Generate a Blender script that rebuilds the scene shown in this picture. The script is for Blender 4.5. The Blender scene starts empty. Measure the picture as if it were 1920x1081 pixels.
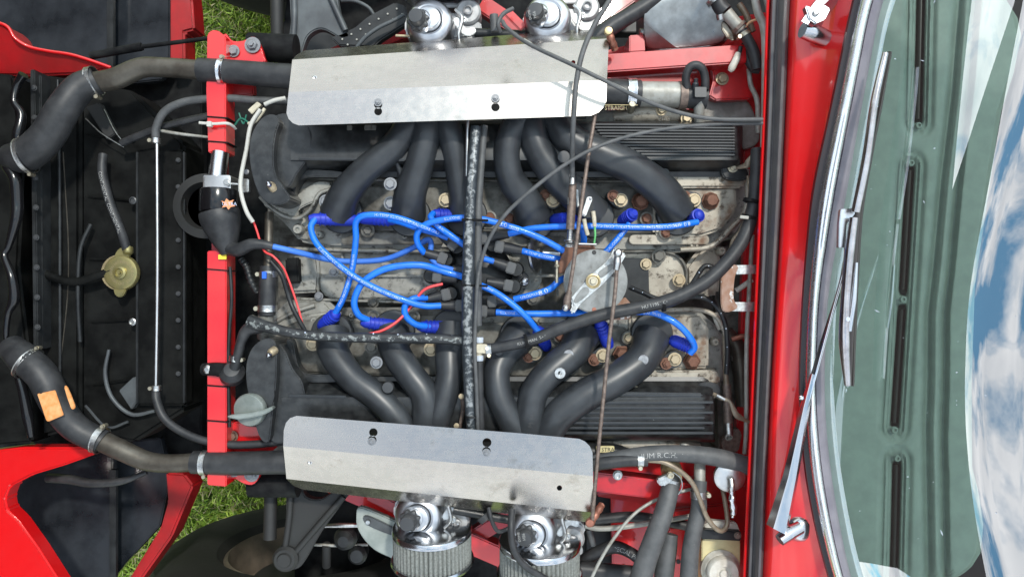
import bpy, bmesh, math, random
import numpy as np
from mathutils import Vector, Matrix, Quaternion
from mathutils.geometry import tessellate_polygon
random.seed(7); R=math.radians
S=0.0008; D=1387.0                      # metres per photo unit on the reference plane; camera height in those units
scene=bpy.context.scene; COL=scene.collection
# ---------------------------------------------------------------- camera, sky, sun, exposure
cam_d=bpy.data.cameras.new("camera"); cam=bpy.data.objects.new("camera",cam_d); COL.objects.link(cam)
cam.location=(0,0,D*S); cam.rotation_euler=(0,0,0); cam_d.sensor_width=36; cam_d.lens=26.0
cam_d.clip_start=0.02; cam_d.clip_end=2000; scene.camera=cam
OFFZ=1.3
SUN_EL,SUN_AZ=R(58),R(28)               # azimuth clockwise from +Y
w=bpy.data.worlds.new("World"); scene.world=w; w.use_nodes=True; nt=w.node_tree; N=nt.nodes; L=nt.links
bgn=N["Background"]; bgn.inputs[1].default_value=0.078
sky=N.new("ShaderNodeTexSky"); sky.sky_type='NISHITA'; sky.sun_disc=False; sky.sun_elevation=SUN_EL; sky.sun_rotation=SUN_AZ
sky.air_density=1.0; sky.dust_density=0.6; sky.ozone_density=1.6
tc=N.new("ShaderNodeTexCoord"); sep=N.new("ShaderNodeSeparateXYZ"); L.new(tc.outputs["Generated"],sep.inputs[0])
def vm(op,a,b):
    n=N.new("ShaderNodeMath"); n.operation=op
    for i,v in enumerate((a,b)):
        if isinstance(v,(int,float)): n.inputs[i].default_value=v
        else: L.new(v,n.inputs[i])
    return n.outputs[0]
zz=vm('ADD',vm('MAXIMUM',sep.outputs[2],0.0),0.12)
comb=N.new("ShaderNodeCombineXYZ"); L.new(vm('DIVIDE',sep.outputs[0],zz),comb.inputs[0]); L.new(vm('DIVIDE',sep.outputs[1],zz),comb.inputs[1])
cn=N.new("ShaderNodeTexNoise"); cn.inputs["Scale"].default_value=4.0; cn.inputs["Detail"].default_value=9; cn.inputs["Roughness"].default_value=0.56; cn.inputs["Distortion"].default_value=0.1
cmap=N.new("ShaderNodeMapping"); cmap.inputs["Location"].default_value=(0.0,0.0,OFFZ); cmap.inputs["Scale"].default_value=(0.9,2.6,1); L.new(comb.outputs[0],cmap.inputs[0]); L.new(cmap.outputs[0],cn.inputs["Vector"])
cr=N.new("ShaderNodeValToRGB"); cr.color_ramp.elements[0].position=0.42; cr.color_ramp.elements[1].position=0.56; L.new(vm('ADD',cn.outputs[0],vm('MULTIPLY',vm('POWER',vm('SUBTRACT',1.0,vm('MAXIMUM',sep.outputs[2],0.0)),2.0),0.13)),cr.inputs[0])
cn2=N.new("ShaderNodeTexNoise"); cn2.inputs["Scale"].default_value=5.0; cn2.inputs["Detail"].default_value=6; L.new(comb.outputs[0],cn2.inputs["Vector"])
cc=N.new("ShaderNodeValToRGB"); cc.color_ramp.elements[0].position=0.3; cc.color_ramp.elements[1].position=0.7
cc.color_ramp.elements[0].color=(12.5,13.2,14.2,1); cc.color_ramp.elements[1].color=(27,26.6,26.2,1); L.new(cn2.outputs[0],cc.inputs[0])
mx=N.new("ShaderNodeMixRGB"); L.new(cr.outputs[0],mx.inputs[0]); tint=N.new("ShaderNodeMixRGB"); tint.blend_type="MULTIPLY"; tint.inputs[0].default_value=1; tint.inputs[2].default_value=(2.8,4.4,4.0,1); L.new(sky.outputs[0],tint.inputs[1]); L.new(tint.outputs[0],mx.inputs[1]); L.new(cc.outputs[0],mx.inputs[2]); L.new(mx.outputs[0],bgn.inputs[0])
sd=bpy.data.lights.new("sun",'SUN'); sd.energy=2.6; sd.angle=R(4); sd.color=(1,.955,.88)
sun=bpy.data.objects.new("sun",sd); COL.objects.link(sun)
sv=Vector((math.sin(SUN_AZ)*math.cos(SUN_EL),math.cos(SUN_AZ)*math.cos(SUN_EL),math.sin(SUN_EL)))
sun.rotation_euler=sv.to_track_quat('Z','Y').to_euler(); sun.location=sv*5
scene.view_settings.view_transform='Standard'; scene.view_settings.look='None'; scene.view_settings.exposure=0.2; scene.view_settings.gamma=1
# ---------------------------------------------------------------- helpers
def K(z): return (D-z)/D
def P(x,y,z=0.0):
    k=K(z); return Vector(((x-960)*k*S,-(y-540.5)*k*S,z*S))
WL={}                                   # world location of every object
def wl(o): return WL.get(o.name,Vector((0,0,0)))
def put(o,loc,parent=None):
    COL.objects.link(o); WL[o.name]=Vector(loc)
    if parent is not None: o.parent=parent; o.location=Vector(loc)-wl(parent)
    else: o.location=loc
def tag(o,label=None,cat=None,group=None,kind=None):
    if label: o['label']=label
    if cat: o['category']=cat
    if group: o['group']=group
    if kind: o['kind']=kind
    return o
def thing(name,label,cat,x,y,z=0,group=None):
    o=bpy.data.objects.new(name,None); o.empty_display_size=.02; put(o,P(x,y,z)); return tag(o,label,cat,group)
def mk(name,V,F,mat,parent=None,ang=38):
    V=[Vector(v) for v in V]
    lo=Vector((min(v.x for v in V),min(v.y for v in V),min(v.z for v in V))); hi=Vector((max(v.x for v in V),max(v.y for v in V),max(v.z for v in V)))
    c=(lo+hi)/2; me=bpy.data.meshes.new(name); me.from_pydata([v-c for v in V],[],F); me.update()
    me.polygons.foreach_set('use_smooth',[True]*len(me.polygons)); me.set_sharp_from_angle(angle=R(ang)); me.materials.append(mat)
    o=bpy.data.objects.new(name,me); put(o,c,parent); return o
def mkbm(name,bm,mat,parent=None,ang=38):
    bmesh.ops.recalc_face_normals(bm,faces=bm.faces); bm.verts.index_update()
    V=[v.co.copy() for v in bm.verts]; F=[[v.index for v in f.verts] for f in bm.faces]; bm.free()
    return mk(name,V,F,mat,parent,ang)
def crom(pts,n=7):
    if len(pts)<3: 
        a,b=pts; return [a.lerp(b,i/n) for i in range(n+1)]
    out=[]; p=[pts[0]*2-pts[1]]+list(pts)+[pts[-1]*2-pts[-2]]
    for i in range(1,len(p)-2):
        a,b,c,d=p[i-1:i+3]
        for j in range(n):
            t=j/n; out.append(.5*((2*b)+(c-a)*t+(2*a-5*b+4*c-d)*t*t+(3*b-a-3*c+d)*t**3))
    out.append(p[-2].copy()); return out
def frames(path):
    T=[(path[min(i+1,len(path)-1)]-path[max(i-1,0)]).normalized() for i in range(len(path))]
    up=Vector((0,0,1)); fr=[]
    for t in T:
        s=t.cross(up)
        if s.length<.15: s=fr[-1][1] if fr else Vector((1,0,0))
        s.normalize(); u=s.cross(t).normalized(); fr.append((t,s,u))
    return fr
def ringmesh(path,rad,seg,caps=True,aspect=1.0):
    fr=frames(path); V=[];F=[]
    for p,(t,s,u),r in zip(path,fr,rad):
        for k in range(seg):
            a=2*math.pi*k/seg; V.append(p+s*(math.cos(a)*r)+u*(math.sin(a)*r*aspect))
    for i in range(len(path)-1):
        for k in range(seg):
            a=i*seg+k; b=i*seg+(k+1)%seg; F.append([a,b,b+seg,a+seg])
    if caps: F.append(list(range(seg))[::-1]); F.append([(len(path)-1)*seg+k for k in range(seg)])
    return V,F
def tube(name,pts,r,mat,parent=None,seg=14,n=7,ribs=None,caps=True,aspect=1.0):
    """pts: photo x, photo y, height; r: radius in photo px (number or list per point)"""
    path=crom([P(*p) for p in pts],n)
    m=len(pts); rr=r if isinstance(r,(list,tuple)) else [r]*m
    rad=[]
    for i in range(len(path)):
        f=i*(m-1)/(len(path)-1); a=int(min(f,m-2)); t=f-a; rv=rr[a]*(1-t)+rr[a+1]*t
        rad.append(rv*S*K(path[i].z/S))
    if ribs:
        amp,cyc=ribs; rad=[q*(1+amp*math.sin(cyc*2*math.pi*i/(len(path)-1))) for i,q in enumerate(rad)]
    V,F=ringmesh(path,rad,seg,caps,aspect); return mk(name,V,F,mat,parent,50)
def lathe(name,c,prof,mat,parent=None,axis=(0,0,1),seg=28,wob=None):
    """prof: (radius, height) in photo px at c, revolved round axis"""
    o=P(*c); k=K(c[2])*S; q=Vector(axis).normalized().to_track_quat('Z','Y'); V=[];F=[]
    for (r,h) in prof:
        for i in range(seg):
            a=2*math.pi*i/seg; ra=r*(wob(a,h) if wob else 1)
            V.append(o+q@Vector((ra*math.cos(a)*k,ra*math.sin(a)*k,h*k)))
    for j in range(len(prof)-1):
        for i in range(seg):
            a=j*seg+i; b=j*seg+(i+1)%seg; F.append([a,b,b+seg,a+seg])
    if prof[0][0]>.01: F.append(list(range(seg))[::-1])
    if prof[-1][0]>.01: F.append([(len(prof)-1)*seg+i for i in range(seg)])
    bm=bmesh.new(); vs=[bm.verts.new(v) for v in V]
    for f in F:
        try: bm.faces.new([vs[i] for i in f])
        except ValueError: pass
    bmesh.ops.remove_doubles(bm,verts=bm.verts,dist=1e-6)
    return mkbm(name,bm,mat,parent,35)
def prism(name,out,zt,zb,mat,parent=None,bev=3,seg=2,inset=0):
    """out: photo outline; zt: top height or function(x,y); zb: bottom height"""
    bm=bmesh.new(); f=(zt if callable(zt) else (lambda x,y:zt))
    top=[bm.verts.new(P(x,y,f(x,y))) for x,y in out]
    bot=[]
    cx=sum(v.co.x for v in top)/len(top); cy=sum(v.co.y for v in top)/len(top)
    for v in top:
        d=Vector((v.co.x-cx,v.co.y-cy,0)); g=d.normalized()*(inset*S) if inset else Vector()
        bot.append(bm.verts.new(Vector((v.co.x,v.co.y,zb*S))+g))
    ft=bm.faces.new(top); bm.faces.new(bot[::-1]); n=len(out)
    for i in range(n): bm.faces.new([top[i],bot[i],bot[(i+1)%n],top[(i+1)%n]])
    bmesh.ops.recalc_face_normals(bm,faces=bm.faces)
    if bev:
        es=list(ft.edges)+[e for e in bm.edges if (e.verts[0] in top)!=(e.verts[1] in top)]
        bmesh.ops.bevel(bm,geom=es,offset=bev*S,segments=seg,affect='EDGES',clamp_overlap=True)
    bmesh.ops.triangulate(bm,faces=[f for f in bm.faces if len(f.verts)>4])
    return mkbm(name,bm,mat,parent,32)
def rrect(x0,y0,x1,y1,r=5,n=4):
    o=[]
    for cx,cy,a0 in ((x1-r,y0+r,-90),(x1-r,y1-r,0),(x0+r,y1-r,90),(x0+r,y0+r,180)):
        for i in range(n+1):
            a=R(a0+90*i/n); o.append((cx+r*math.cos(a),cy+r*math.sin(a)))
    return o
def box(name,x0,y0,x1,y1,zt,zb,mat,parent=None,r=4,bev=2): return prism(name,rrect(x0,y0,x1,y1,r),zt,zb,mat,parent,bev)
def smooth_out(pts,n=5): 
    m=len(pts); o=[]
    for i in range(m):
        a,b,c,d=[Vector(pts[(i+j)%m]).to_2d() for j in (-1,0,1,2)]
        for j in range(n):
            t=j/n; v=.5*((2*b)+(c-a)*t+(2*a-5*b+4*c-d)*t*t+(3*b-a-3*c+d)*t**3); o.append((v.x,v.y))
    return o
def disc2(cx,cy,r,n=16,a0=0): return [(cx+r*math.cos(a0+2*math.pi*i/n),cy+r*math.sin(a0+2*math.pi*i/n)) for i in range(n)]
def bar(name,a,b,wd,h,mat,parent=None,bev=2,ends=0):
    """box beam between photo points a and b (x,y,z at top face), width in px, height in px"""
    A=P(*a);B=P(*b); d=(B-A).normalized(); s=d.cross(Vector((0,0,1))).normalized(); u=s.cross(d)
    w_=wd*.5*S*K((a[2]+b[2])/2); bm=bmesh.new(); vs=[]
    for p in (A-d*ends*S,B+d*ends*S):
        for i,j in ((-1,0),(1,0),(1,-1),(-1,-1)): vs.append(bm.verts.new(p+s*w_*i+u*(h*S)*j))
    for f in ((0,1,2,3),(7,6,5,4),(0,4,5,1),(1,5,6,2),(2,6,7,3),(3,7,4,0)): bm.faces.new([vs[i] for i in f])
    bmesh.ops.recalc_face_normals(bm,faces=bm.faces)
    if bev: bmesh.ops.bevel(bm,geom=list(bm.edges),offset=bev*S,segments=2,affect='EDGES',clamp_overlap=True)
    return mkbm(name,bm,mat,parent,32)
def grid(name,rows,mat,parent=None,ang=50,world=False):
    m=len(rows[0]); V=[(Vector(p) if world else P(*p)) for r in rows for p in r]; F=[]
    for i in range(len(rows)-1):
        for j in range(m-1): a=i*m+j; F.append([a,a+1,a+m+1,a+m])
    return mk(name,V,F,mat,parent,ang)
def sheet(name,facets,holes,zf,th,mat,parent=None):
    """bent metal sheet: facets = list of photo polygons sharing fold edges, holes = (x,y,r), zf(x,y) height"""
    V=[];F=[];idx={}
    def vid(p,lvl):
        k=(round(p[0],2),round(p[1],2),lvl)
        if k not in idx:
            q=P(p[0],p[1],zf(p[0],p[1])); q.z-=lvl*th*S; idx[k]=len(V); V.append(q)
        return idx[k]
    from collections import Counter
    edges=Counter(); dirn={}
    for poly in facets:
        loops=[[Vector((x,y,0)) for x,y in poly]]
        xs=[p[0] for p in poly]; ys=[p[1] for p in poly]
        def inside(x,y):
            c=False; j=len(poly)-1
            for i in range(len(poly)):
                if (poly[i][1]>y)!=(poly[j][1]>y) and x<(poly[j][0]-poly[i][0])*(y-poly[i][1])/(poly[j][1]-poly[i][1])+poly[i][0]: c=not c
                j=i
            return c
        for h in holes:
            hp=disc2(h[0],h[1],h[2],14) if len(h)==3 else h[3]
            if inside(h[0],h[1]): loops.append([Vector((x,y,0)) for x,y in hp][::-1])
        flat=[p for l in loops for p in l]
        for t in tessellate_polygon(loops):
            a,b,c=[flat[i] for i in t]
            if (b-a).cross(c-a).z>0: a,c=c,a
            F.append([vid(q,0) for q in (a,b,c)]); F.append([vid(q,1) for q in (c,b,a)])
        for l in loops:
            for i in range(len(l)):
                p,q=l[i],l[(i+1)%len(l)]; k=tuple(sorted([vid(p,0),vid(q,0)])); edges[k]+=1; dirn[k]=(p,q)
    for k,c in edges.items():
        if c==1: p,q=dirn[k]; F.append([vid(p,0),vid(q,0),vid(q,1),vid(p,1)])
    bm=bmesh.new(); vs=[bm.verts.new(v) for v in V]
    for f in F:
        try: bm.faces.new([vs[i] for i in f])
        except ValueError: pass
    return mkbm(name,bm,mat,parent,12)
_bm={}
def bolt(x,y,z,r,mat,parent,axis=(0,0,1),kind='hex',name='bolt',rot=None):
    key=(kind,mat.name)
    if key not in _bm:
        bm=bmesh.new(); prof={'hex':[(1.35,0),(1.35,.18)],'cap':[(1.0,0),(1.0,.2)],'nut':[(1.5,0),(1.5,.22)],'plug':[(1.15,0),(1.1,.1)]}[kind]
        def ring(r_,h,n,off=0): return [bm.verts.new((r_*math.cos(2*math.pi*i/n+off),r_*math.sin(2*math.pi*i/n+off),h)) for i in range(n)]
        def join(a,b): 
            for i in range(len(a)): bm.faces.new([a[i],a[(i+1)%len(a)],b[(i+1)%len(b)],b[i]])
        a=ring(prof[0][0],0,18); b=ring(prof[1][0],prof[1][1],18); join(a,b); bm.faces.new(b)
        if kind in('hex','nut'):
            a=ring(1,.1,6); b=ring(1,.72,6); c=ring(.86,.84,6); join(a,b); join(b,c)
            if kind=='nut':
                d=ring(.5,.84,6); join(c,d); e=ring(.5,1.3,6); join(d,e); bm.faces.new(e)
            else: bm.faces.new(c)
        else:
            a=ring(.9,.1,18); b=ring(.9,.7,18); c=ring(.78,.82,18); join(a,b); join(b,c)
            if kind=='cap':
                d=ring(.45,.82,6 if False else 18); join(c,d); e=ring(.42,.4,18); join(d,e); bm.faces.new(e)
            else: bm.faces.new(c)
        bmesh.ops.recalc_face_normals(bm,faces=bm.faces)
        me=bpy.data.meshes.new('bolt'); bm.to_mesh(me); bm.free(); me.materials.append(mat)
        me.polygons.foreach_set('use_smooth',[True]*len(me.polygons)); me.set_sharp_from_angle(angle=R(30)); _bm[key]=me
    o=bpy.data.objects.new(name,_bm[key]); s=r*S*K(z); o.scale=(s,s,s)
    q=Vector(axis).normalized().to_track_quat('Z','Y')@Quaternion((0,0,1),random.random()*6.28 if rot is None else rot)
    o.rotation_mode='QUATERNION'; o.rotation_quaternion=q; put(o,P(x,y,z),parent); return o
def clamp(parent,p,d,r,wd=11,side=1,mat=None,smat=None,up=.0,name='hose_clamp'):
    """worm-drive clip round a hose at p, along direction d (photo dx,dy,dz)"""
    mat=mat or M['zinc']; smat=smat or M['screw']
    c=P(*p); e=P(p[0]+d[0],p[1]+d[1],p[2]+(d[2] if len(d)>2 else 0)); ax=(e-c).normalized(); k=K(p[2])*S
    q=ax.to_track_quat('Z','Y'); V=[];F=[]; seg=26
    prof=[(1.02,-.5),(1.09,-.5),(1.09,-.36),(1.07,-.3),(1.07,.3),(1.09,.36),(1.09,.5),(1.02,.5)]
    for (a_,h) in prof:
        for i in range(seg):
            a=2*math.pi*i/seg; V.append(c+q@Vector((r*a_*math.cos(a)*k,r*a_*math.sin(a)*k,h*wd*k)))
    for j in range(len(prof)-1):
        for i in range(seg): a=j*seg+i; b=j*seg+(i+1)%seg; F.append([a,b,b+seg,a+seg])
    o=mk(name,V,F,mat,parent,35)
    sdir=(ax.cross(Vector((0,0,1)))).normalized()*side; ud=Vector((0,0,1)); o2=(sdir*math.cos(up)+ud*math.sin(up)).normalized()
    t=ax.cross(o2).normalized(); base=c+o2*(r*1.16*k); sr=max(3.2,wd*.32)*k
    path=[base-t*sr*2.2,base-t*sr*.9,base+t*sr*1.4,base+t*sr*1.45,base+t*sr*2.6]; V,F=ringmesh([path[0],path[2],path[2]+t*1e-5,path[4]],[sr*1.15,sr*1.15,sr*.95,sr*.95],10)
    mk('screw',V,F,smat,o,35); return o
_fc=None
def text_mesh(s):
    cu=bpy.data.curves.new('lettering','FONT'); cu.body=s; cu.size=1; cu.resolution_u=2; cu.align_x='LEFT'
    o=bpy.data.objects.new('lettering_tmp',cu); COL.objects.link(o); dg=bpy.context.evaluated_depsgraph_get(); dg.update()
    me=bpy.data.meshes.new_from_object(o.evaluated_get(dg)); V=[v.co.copy() for v in me.vertices]; F=[list(p.vertices) for p in me.polygons]
    bpy.data.objects.remove(o); bpy.data.meshes.remove(me); bpy.data.curves.remove(cu); return V,F
def flat_text(s,x,y,z,size,rot,mat,parent,tilt=None,name='lettering',stretch=1):
    V,F=text_mesh(s); k=K(z)*S*size; c=P(x,y,z); w_=max(v.x for v in V); ca,sa=math.cos(R(rot)),math.sin(R(rot)); out=[]
    for v in V:
        a=(v.x-w_/2)*k*stretch; b=(v.y-.35)*k; q=Vector((a*ca-b*sa,a*sa+b*ca,0))
        if tilt: q=tilt@q
        out.append(c+q)
    return mk(name,out,F,mat,parent)
def ring_text(s,x,y,z,rad,size,mat,parent,a0=90,name='lettering'):
    V,F=text_mesh(s); k=K(z)*S; c=P(x,y,z); out=[]
    for v in V:
        a=R(a0)-v.x*size/rad; r_=(rad+(v.y-.35)*size)*k; out.append(c+Vector((r_*math.cos(a),r_*math.sin(a),0)))
    return mk(name,out,F,mat,parent)
def tube_text(s,pts,r,start,size,mat,parent,n=7,ang=0.0,flip=False,lift=.25,name='lettering'):
    """flat print wrapped on top of a tube; start = px along it"""
    path=crom([P(*p) for p in pts],n*3); fr=frames(path); cum=[0]
    for i in range(1,len(path)): cum.append(cum[-1]+(path[i]-path[i-1]).length)
    V,F=text_mesh(s); out=[]; W=max(v.x for v in V)
    for v in V:
        tx=(W-v.x) if flip else v.x; ty=(-(v.y-.35) if flip else (v.y-.35))
        l=min(max((start+tx*size)*S,0),cum[-1]-1e-6); i=max(0,min(len(cum)-2,int(np.searchsorted(cum,l))-1)); t=(l-cum[i])/(cum[i+1]-cum[i])
        p=path[i].lerp(path[i+1],t); T,s_,u=fr[i]; T2,s2,u2=fr[i+1]; s_=s_.lerp(s2,t).normalized(); u=u.lerp(u2,t).normalized()
        k=K(p.z/S)*S; rr=(r+lift)*k; a=ty*size*k/rr+ang; out.append(p-s_*math.sin(a)*rr+u*math.cos(a)*rr)
    return mk(name,out,F,mat,parent)
# ---------------------------------------------------------------- materials
M={}
def mat(name,c,rough=.5,metal=0,c2=None,ns=60,namt=.6,bump=0,bs=300,wear=None,ws=90,wt=.6,wm=0,wr=.5,coat=0,spec=.5,ww=.03,aniso=None,dirt=None,topwear=None,wav=0):
    m=bpy.data.materials.new(name); m.use_nodes=True; t=m.node_tree; n=t.nodes; l=t.links; b=n["Principled BSDF"]
    b.inputs["Roughness"].default_value=rough; b.inputs["Metallic"].default_value=metal; b.inputs["Coat Weight"].default_value=coat; b.inputs["Coat Roughness"].default_value=.06
    b.inputs["Specular IOR Level"].default_value=spec
    tcn=n.new("ShaderNodeTexCoord"); ob=tcn.outputs["Object"]
    def noise(s,d=6,rg=.6,vec=None):
        q=n.new("ShaderNodeTexNoise"); q.inputs["Scale"].default_value=s; q.inputs["Detail"].default_value=d; q.inputs["Roughness"].default_value=rg; l.new(vec or ob,q.inputs["Vector"]); return q.outputs[0]
    def ramp(v,a,b_):
        q=n.new("ShaderNodeMapRange"); q.inputs[1].default_value=a; q.inputs[2].default_value=b_; q.clamp=True; l.new(v,q.inputs[0]); return q.outputs[0]
    def mix(f,a,b_):
        q=n.new("ShaderNodeMixRGB"); l.new(f,q.inputs[0])
        for i,v in ((1,a),(2,b_)):
            if isinstance(v,tuple): q.inputs[i].default_value=(*v,1)
            else: l.new(v,q.inputs[i])
        return q.outputs[0]
    cur=c; rsrc=None
    if name=='shield':
        mp0=n.new('ShaderNodeMapping'); mp0.inputs['Scale'].default_value=(.6,30,30); l.new(ob,mp0.inputs[0])
        cur=mix(ramp(noise(40,4,.6,mp0.outputs[0]),.35,.68),c,c2)
        cur=mix(ramp(noise(4,3),.40,.62),cur,(.50,.47,.435))
    elif c2: cur=mix(ramp(noise(ns),.5-.35*namt*.6,.5+.35*namt*.6),c,c2)
    if dirt:
        cur=mix(ramp(noise(dirt[1],8,.7),dirt[2],dirt[2]+.13),cur,dirt[0])
    if wear:
        nz_=noise(ws,7,.65)
        if topwear is not None:
            sx=n.new('ShaderNodeSeparateXYZ'); l.new(tcn.outputs['Normal'],sx.inputs[0]); mm=n.new('ShaderNodeMath'); mm.operation='MULTIPLY_ADD'; l.new(sx.outputs[2],mm.inputs[0]); mm.inputs[1].default_value=topwear; l.new(nz_,mm.inputs[2]); nz_=mm.outputs[0]
        f=ramp(nz_,wt,wt+ww); cur=mix(f,cur,wear)
        if wm or metal:
            q=n.new("ShaderNodeMapRange"); q.inputs[3].default_value=metal; q.inputs[4].default_value=wm; l.new(f,q.inputs[0]); l.new(q.outputs[0],b.inputs["Metallic"])
        q=n.new("ShaderNodeMapRange"); q.inputs[3].default_value=rough; q.inputs[4].default_value=wr; l.new(f,q.inputs[0]); l.new(q.outputs[0],b.inputs["Roughness"])
    else:
        q=n.new("ShaderNodeMapRange"); q.inputs[3].default_value=max(0,rough-.09); q.inputs[4].default_value=min(1,rough+.12); l.new(noise(70,5),q.inputs[0])
        if rough>.12: l.new(q.outputs[0],b.inputs["Roughness"])
    if isinstance(cur,tuple): b.inputs["Base Color"].default_value=(*cur,1)
    else: l.new(cur,b.inputs["Base Color"])
    if bump:
        q=n.new("ShaderNodeBump"); q.inputs["Strength"].default_value=bump; q.inputs["Distance"].default_value=.0022 if name=="splash" else .0012
        v=ob
        if aniso:
            mp=n.new("ShaderNodeMapping"); mp.inputs["Scale"].default_value=aniso; l.new(ob,mp.inputs[0]); v=mp.outputs[0]
        l.new(noise(bs,5,.6,v),q.inputs["Height"])
        if wav:
            q3=n.new("ShaderNodeBump"); q3.inputs["Strength"].default_value=wav; q3.inputs["Distance"].default_value=.02; l.new(noise(5,2,.4),q3.inputs["Height"]); l.new(q3.outputs[0],q.inputs["Normal"]); l.new(q.outputs[0],b.inputs["Normal"])
    M[name]=m; return m
mat('red',(.62,.004,.006),.33,coat=1.0,c2=(.60,.005,.007),ns=25,bump=.03,bs=90,dirt=((.45,.02,.02),210,.70))
mat('red_used',(.52,.008,.011),.34,coat=.7,c2=(.40,.010,.012),ns=40,dirt=((.14,.035,.025),180,.63))
mat('red_dark',(.030,.012,.012),.6,spec=.2)
mat('trim_chrome',(.90,.90,.91),.26,1)
mat('red_shaded',(.36,.006,.008),.4,coat=.3,c2=(.25,.008,.008),ns=20)  # darker copy of the red paint, with shade put into its colour
mat('black_satin',(.017,.019,.022),.38,c2=(.040,.045,.050),ns=22,namt=.9,bump=.5,bs=560,wear=(.33,.33,.32),ws=150,wt=.735,wr=.6,ww=.02)
mat('black_crackle',(.010,.011,.012),.33,c2=(.030,.032,.033),ns=60,bump=.3,bs=1300,wear=(.30,.30,.27),ws=110,wt=.70,wr=.6,ww=.03)
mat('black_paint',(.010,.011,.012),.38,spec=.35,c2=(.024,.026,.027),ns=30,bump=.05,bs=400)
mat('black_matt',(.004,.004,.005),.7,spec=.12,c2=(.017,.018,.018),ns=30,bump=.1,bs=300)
mat('rad_black',(.0016,.0018,.0018),.6,spec=.12,c2=(.009,.0095,.009),ns=22,bump=.15,bs=200)
mat('seal_gloss',(.006,.006,.007),.16,bump=.25,bs=70)
mat('splash',(.009,.011,.014),.17,c2=(.028,.032,.038),ns=11,bump=.7,bs=300,dirt=((.06,.06,.056),330,.63))
mat('rubber',(.018,.019,.021),.46,spec=.38,c2=(.035,.036,.038),ns=50,bump=.15,bs=700)
mat('rubber_grey',(.055,.058,.060),.55,c2=(.085,.087,.088),ns=50,bump=.25,bs=500,dirt=((.17,.16,.15),150,.62))
mat('strip',(.075,.070,.075),.36,c2=(.10,.095,.095),ns=30)
mat('cast',(.38,.375,.34),.50,.35,c2=(.15,.145,.125),ns=24,namt=1.0,bump=.6,bs=380,dirt=((.035,.03,.024),70,.535),wear=(.52,.50,.46),ws=260,wt=.69,wm=.6,wr=.4)
mat('cast_warm',(.44,.405,.335),.5,.3,c2=(.25,.22,.175),ns=26,namt=.9,bump=.6,bs=380,dirt=((.055,.038,.025),80,.53),wear=(.17,.10,.06),ws=30,wt=.57,wm=.1,wr=.65,ww=.14)
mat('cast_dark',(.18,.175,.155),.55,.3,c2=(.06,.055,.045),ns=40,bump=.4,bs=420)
mat('alu',(.62,.62,.61),.33,1,c2=(.50,.50,.50),ns=30,bump=.12,bs=500,aniso=(1,9,9))
mat('shield',(.455,.428,.40),.25,1,c2=(.41,.38,.37),ns=7,namt=.9,bump=.02,bs=60,wav=.10,aniso=(.7,26,26),dirt=((.34,.31,.28),16,.60))
mat('oil_cap',(.30,.33,.31),.42,.5,c2=(.22,.25,.23),ns=60,bump=.2)
mat('disc_metal',(.24,.245,.24),.45,.6,c2=(.15,.155,.15),ns=60,bump=.15,bs=500,dirt=((.13,.12,.11),130,.58))
mat('chrome',(.70,.71,.74),.10,1)
mat('carb_alu',(.42,.42,.42),.45,.4,c2=(.28,.28,.28),ns=60,bump=.1)
mat('chrome_dark',(.50,.51,.53),.18,1)
mat('wiper_chrome',(.62,.60,.60),.20,1,c2=(.30,.26,.25),ns=28,namt=1)
mat('dome',(.64,.65,.67),.30,1,c2=(.42,.43,.45),ns=20,bump=.05,bs=300)
mat('chrome_soft',(.58,.59,.61),.22,1,bump=.03,bs=100)
mat('zinc',(.58,.59,.58),.35,1,c2=(.38,.38,.37),ns=200,bump=.2,bs=900)
mat('screw',(.55,.50,.38),.4,.9,c2=(.36,.33,.26),ns=200)
mat('steel_box',(.30,.315,.315),.30,.95,c2=(.16,.165,.165),ns=20,bump=.12,bs=60,dirt=((.22,.2,.18),90,.64))
mat('brass',(.50,.40,.22),.42,.8,c2=(.36,.29,.17),ns=120)
mat('bolt_grey',(.30,.31,.32),.45,.7,c2=(.17,.17,.18),ns=200,bump=.1)
mat('bolt_tan',(.46,.38,.25),.5,.6,c2=(.31,.25,.17),ns=160,bump=.1)
mat('bolt_black',(.05,.052,.055),.42,.2)
mat('rust',(.20,.095,.06),.75,.15,c2=(.13,.06,.04),ns=130,namt=.9,bump=.35,bs=600)
mat('rust_rod',(.23,.175,.145),.55,.5,c2=(.13,.10,.085),ns=160,bump=.2,bs=600)
mat('rust_plate',(.30,.21,.17),.5,.6,c2=(.20,.09,.045),ns=60,namt=.9,bump=.3,bs=400,wear=(.55,.54,.52),ws=45,wt=.58,wm=.9,wr=.35,ww=.06)
mat('worn_pipe',(.022,.028,.034),.36,c2=(.035,.042,.048),ns=60,wear=(.25,.265,.27),ws=130,wt=.86,wm=.2,wr=.42,ww=.11,topwear=.42,bump=.12,bs=300)
mat('worn_pipe2',(.014,.016,.018),.42,c2=(.03,.032,.034),ns=60,wear=(.20,.215,.21),ws=120,wt=.92,topwear=.42,wm=.2,wr=.5,ww=.03,bump=.15,bs=300)
mat('old_pipe',(.13,.12,.10),.42,.6,c2=(.06,.05,.04),ns=35,namt=.9,bump=.2,bs=300)
mat('lead_blue',(.005,.175,.80),.42,coat=.15,c2=(.008,.135,.62),ns=45,namt=.9,bump=.1,dirt=((.035,.07,.26),90,.60))
mat('boot_blue',(.008,.028,.46),.5,c2=(.012,.035,.32),ns=60,namt=.9,bump=.15,dirt=((.02,.03,.12),90,.60))
mat('lead_dusty',(.035,.155,.60),.5,c2=(.05,.18,.62),ns=60)
mat('print_white',(.60,.66,.74),.6,c2=(.35,.42,.60),ns=220)
mat('print_pale',(.42,.46,.52),.6)
mat('print_grey',(.30,.30,.29),.6)
mat('print_black',(.02,.02,.02),.6)
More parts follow.
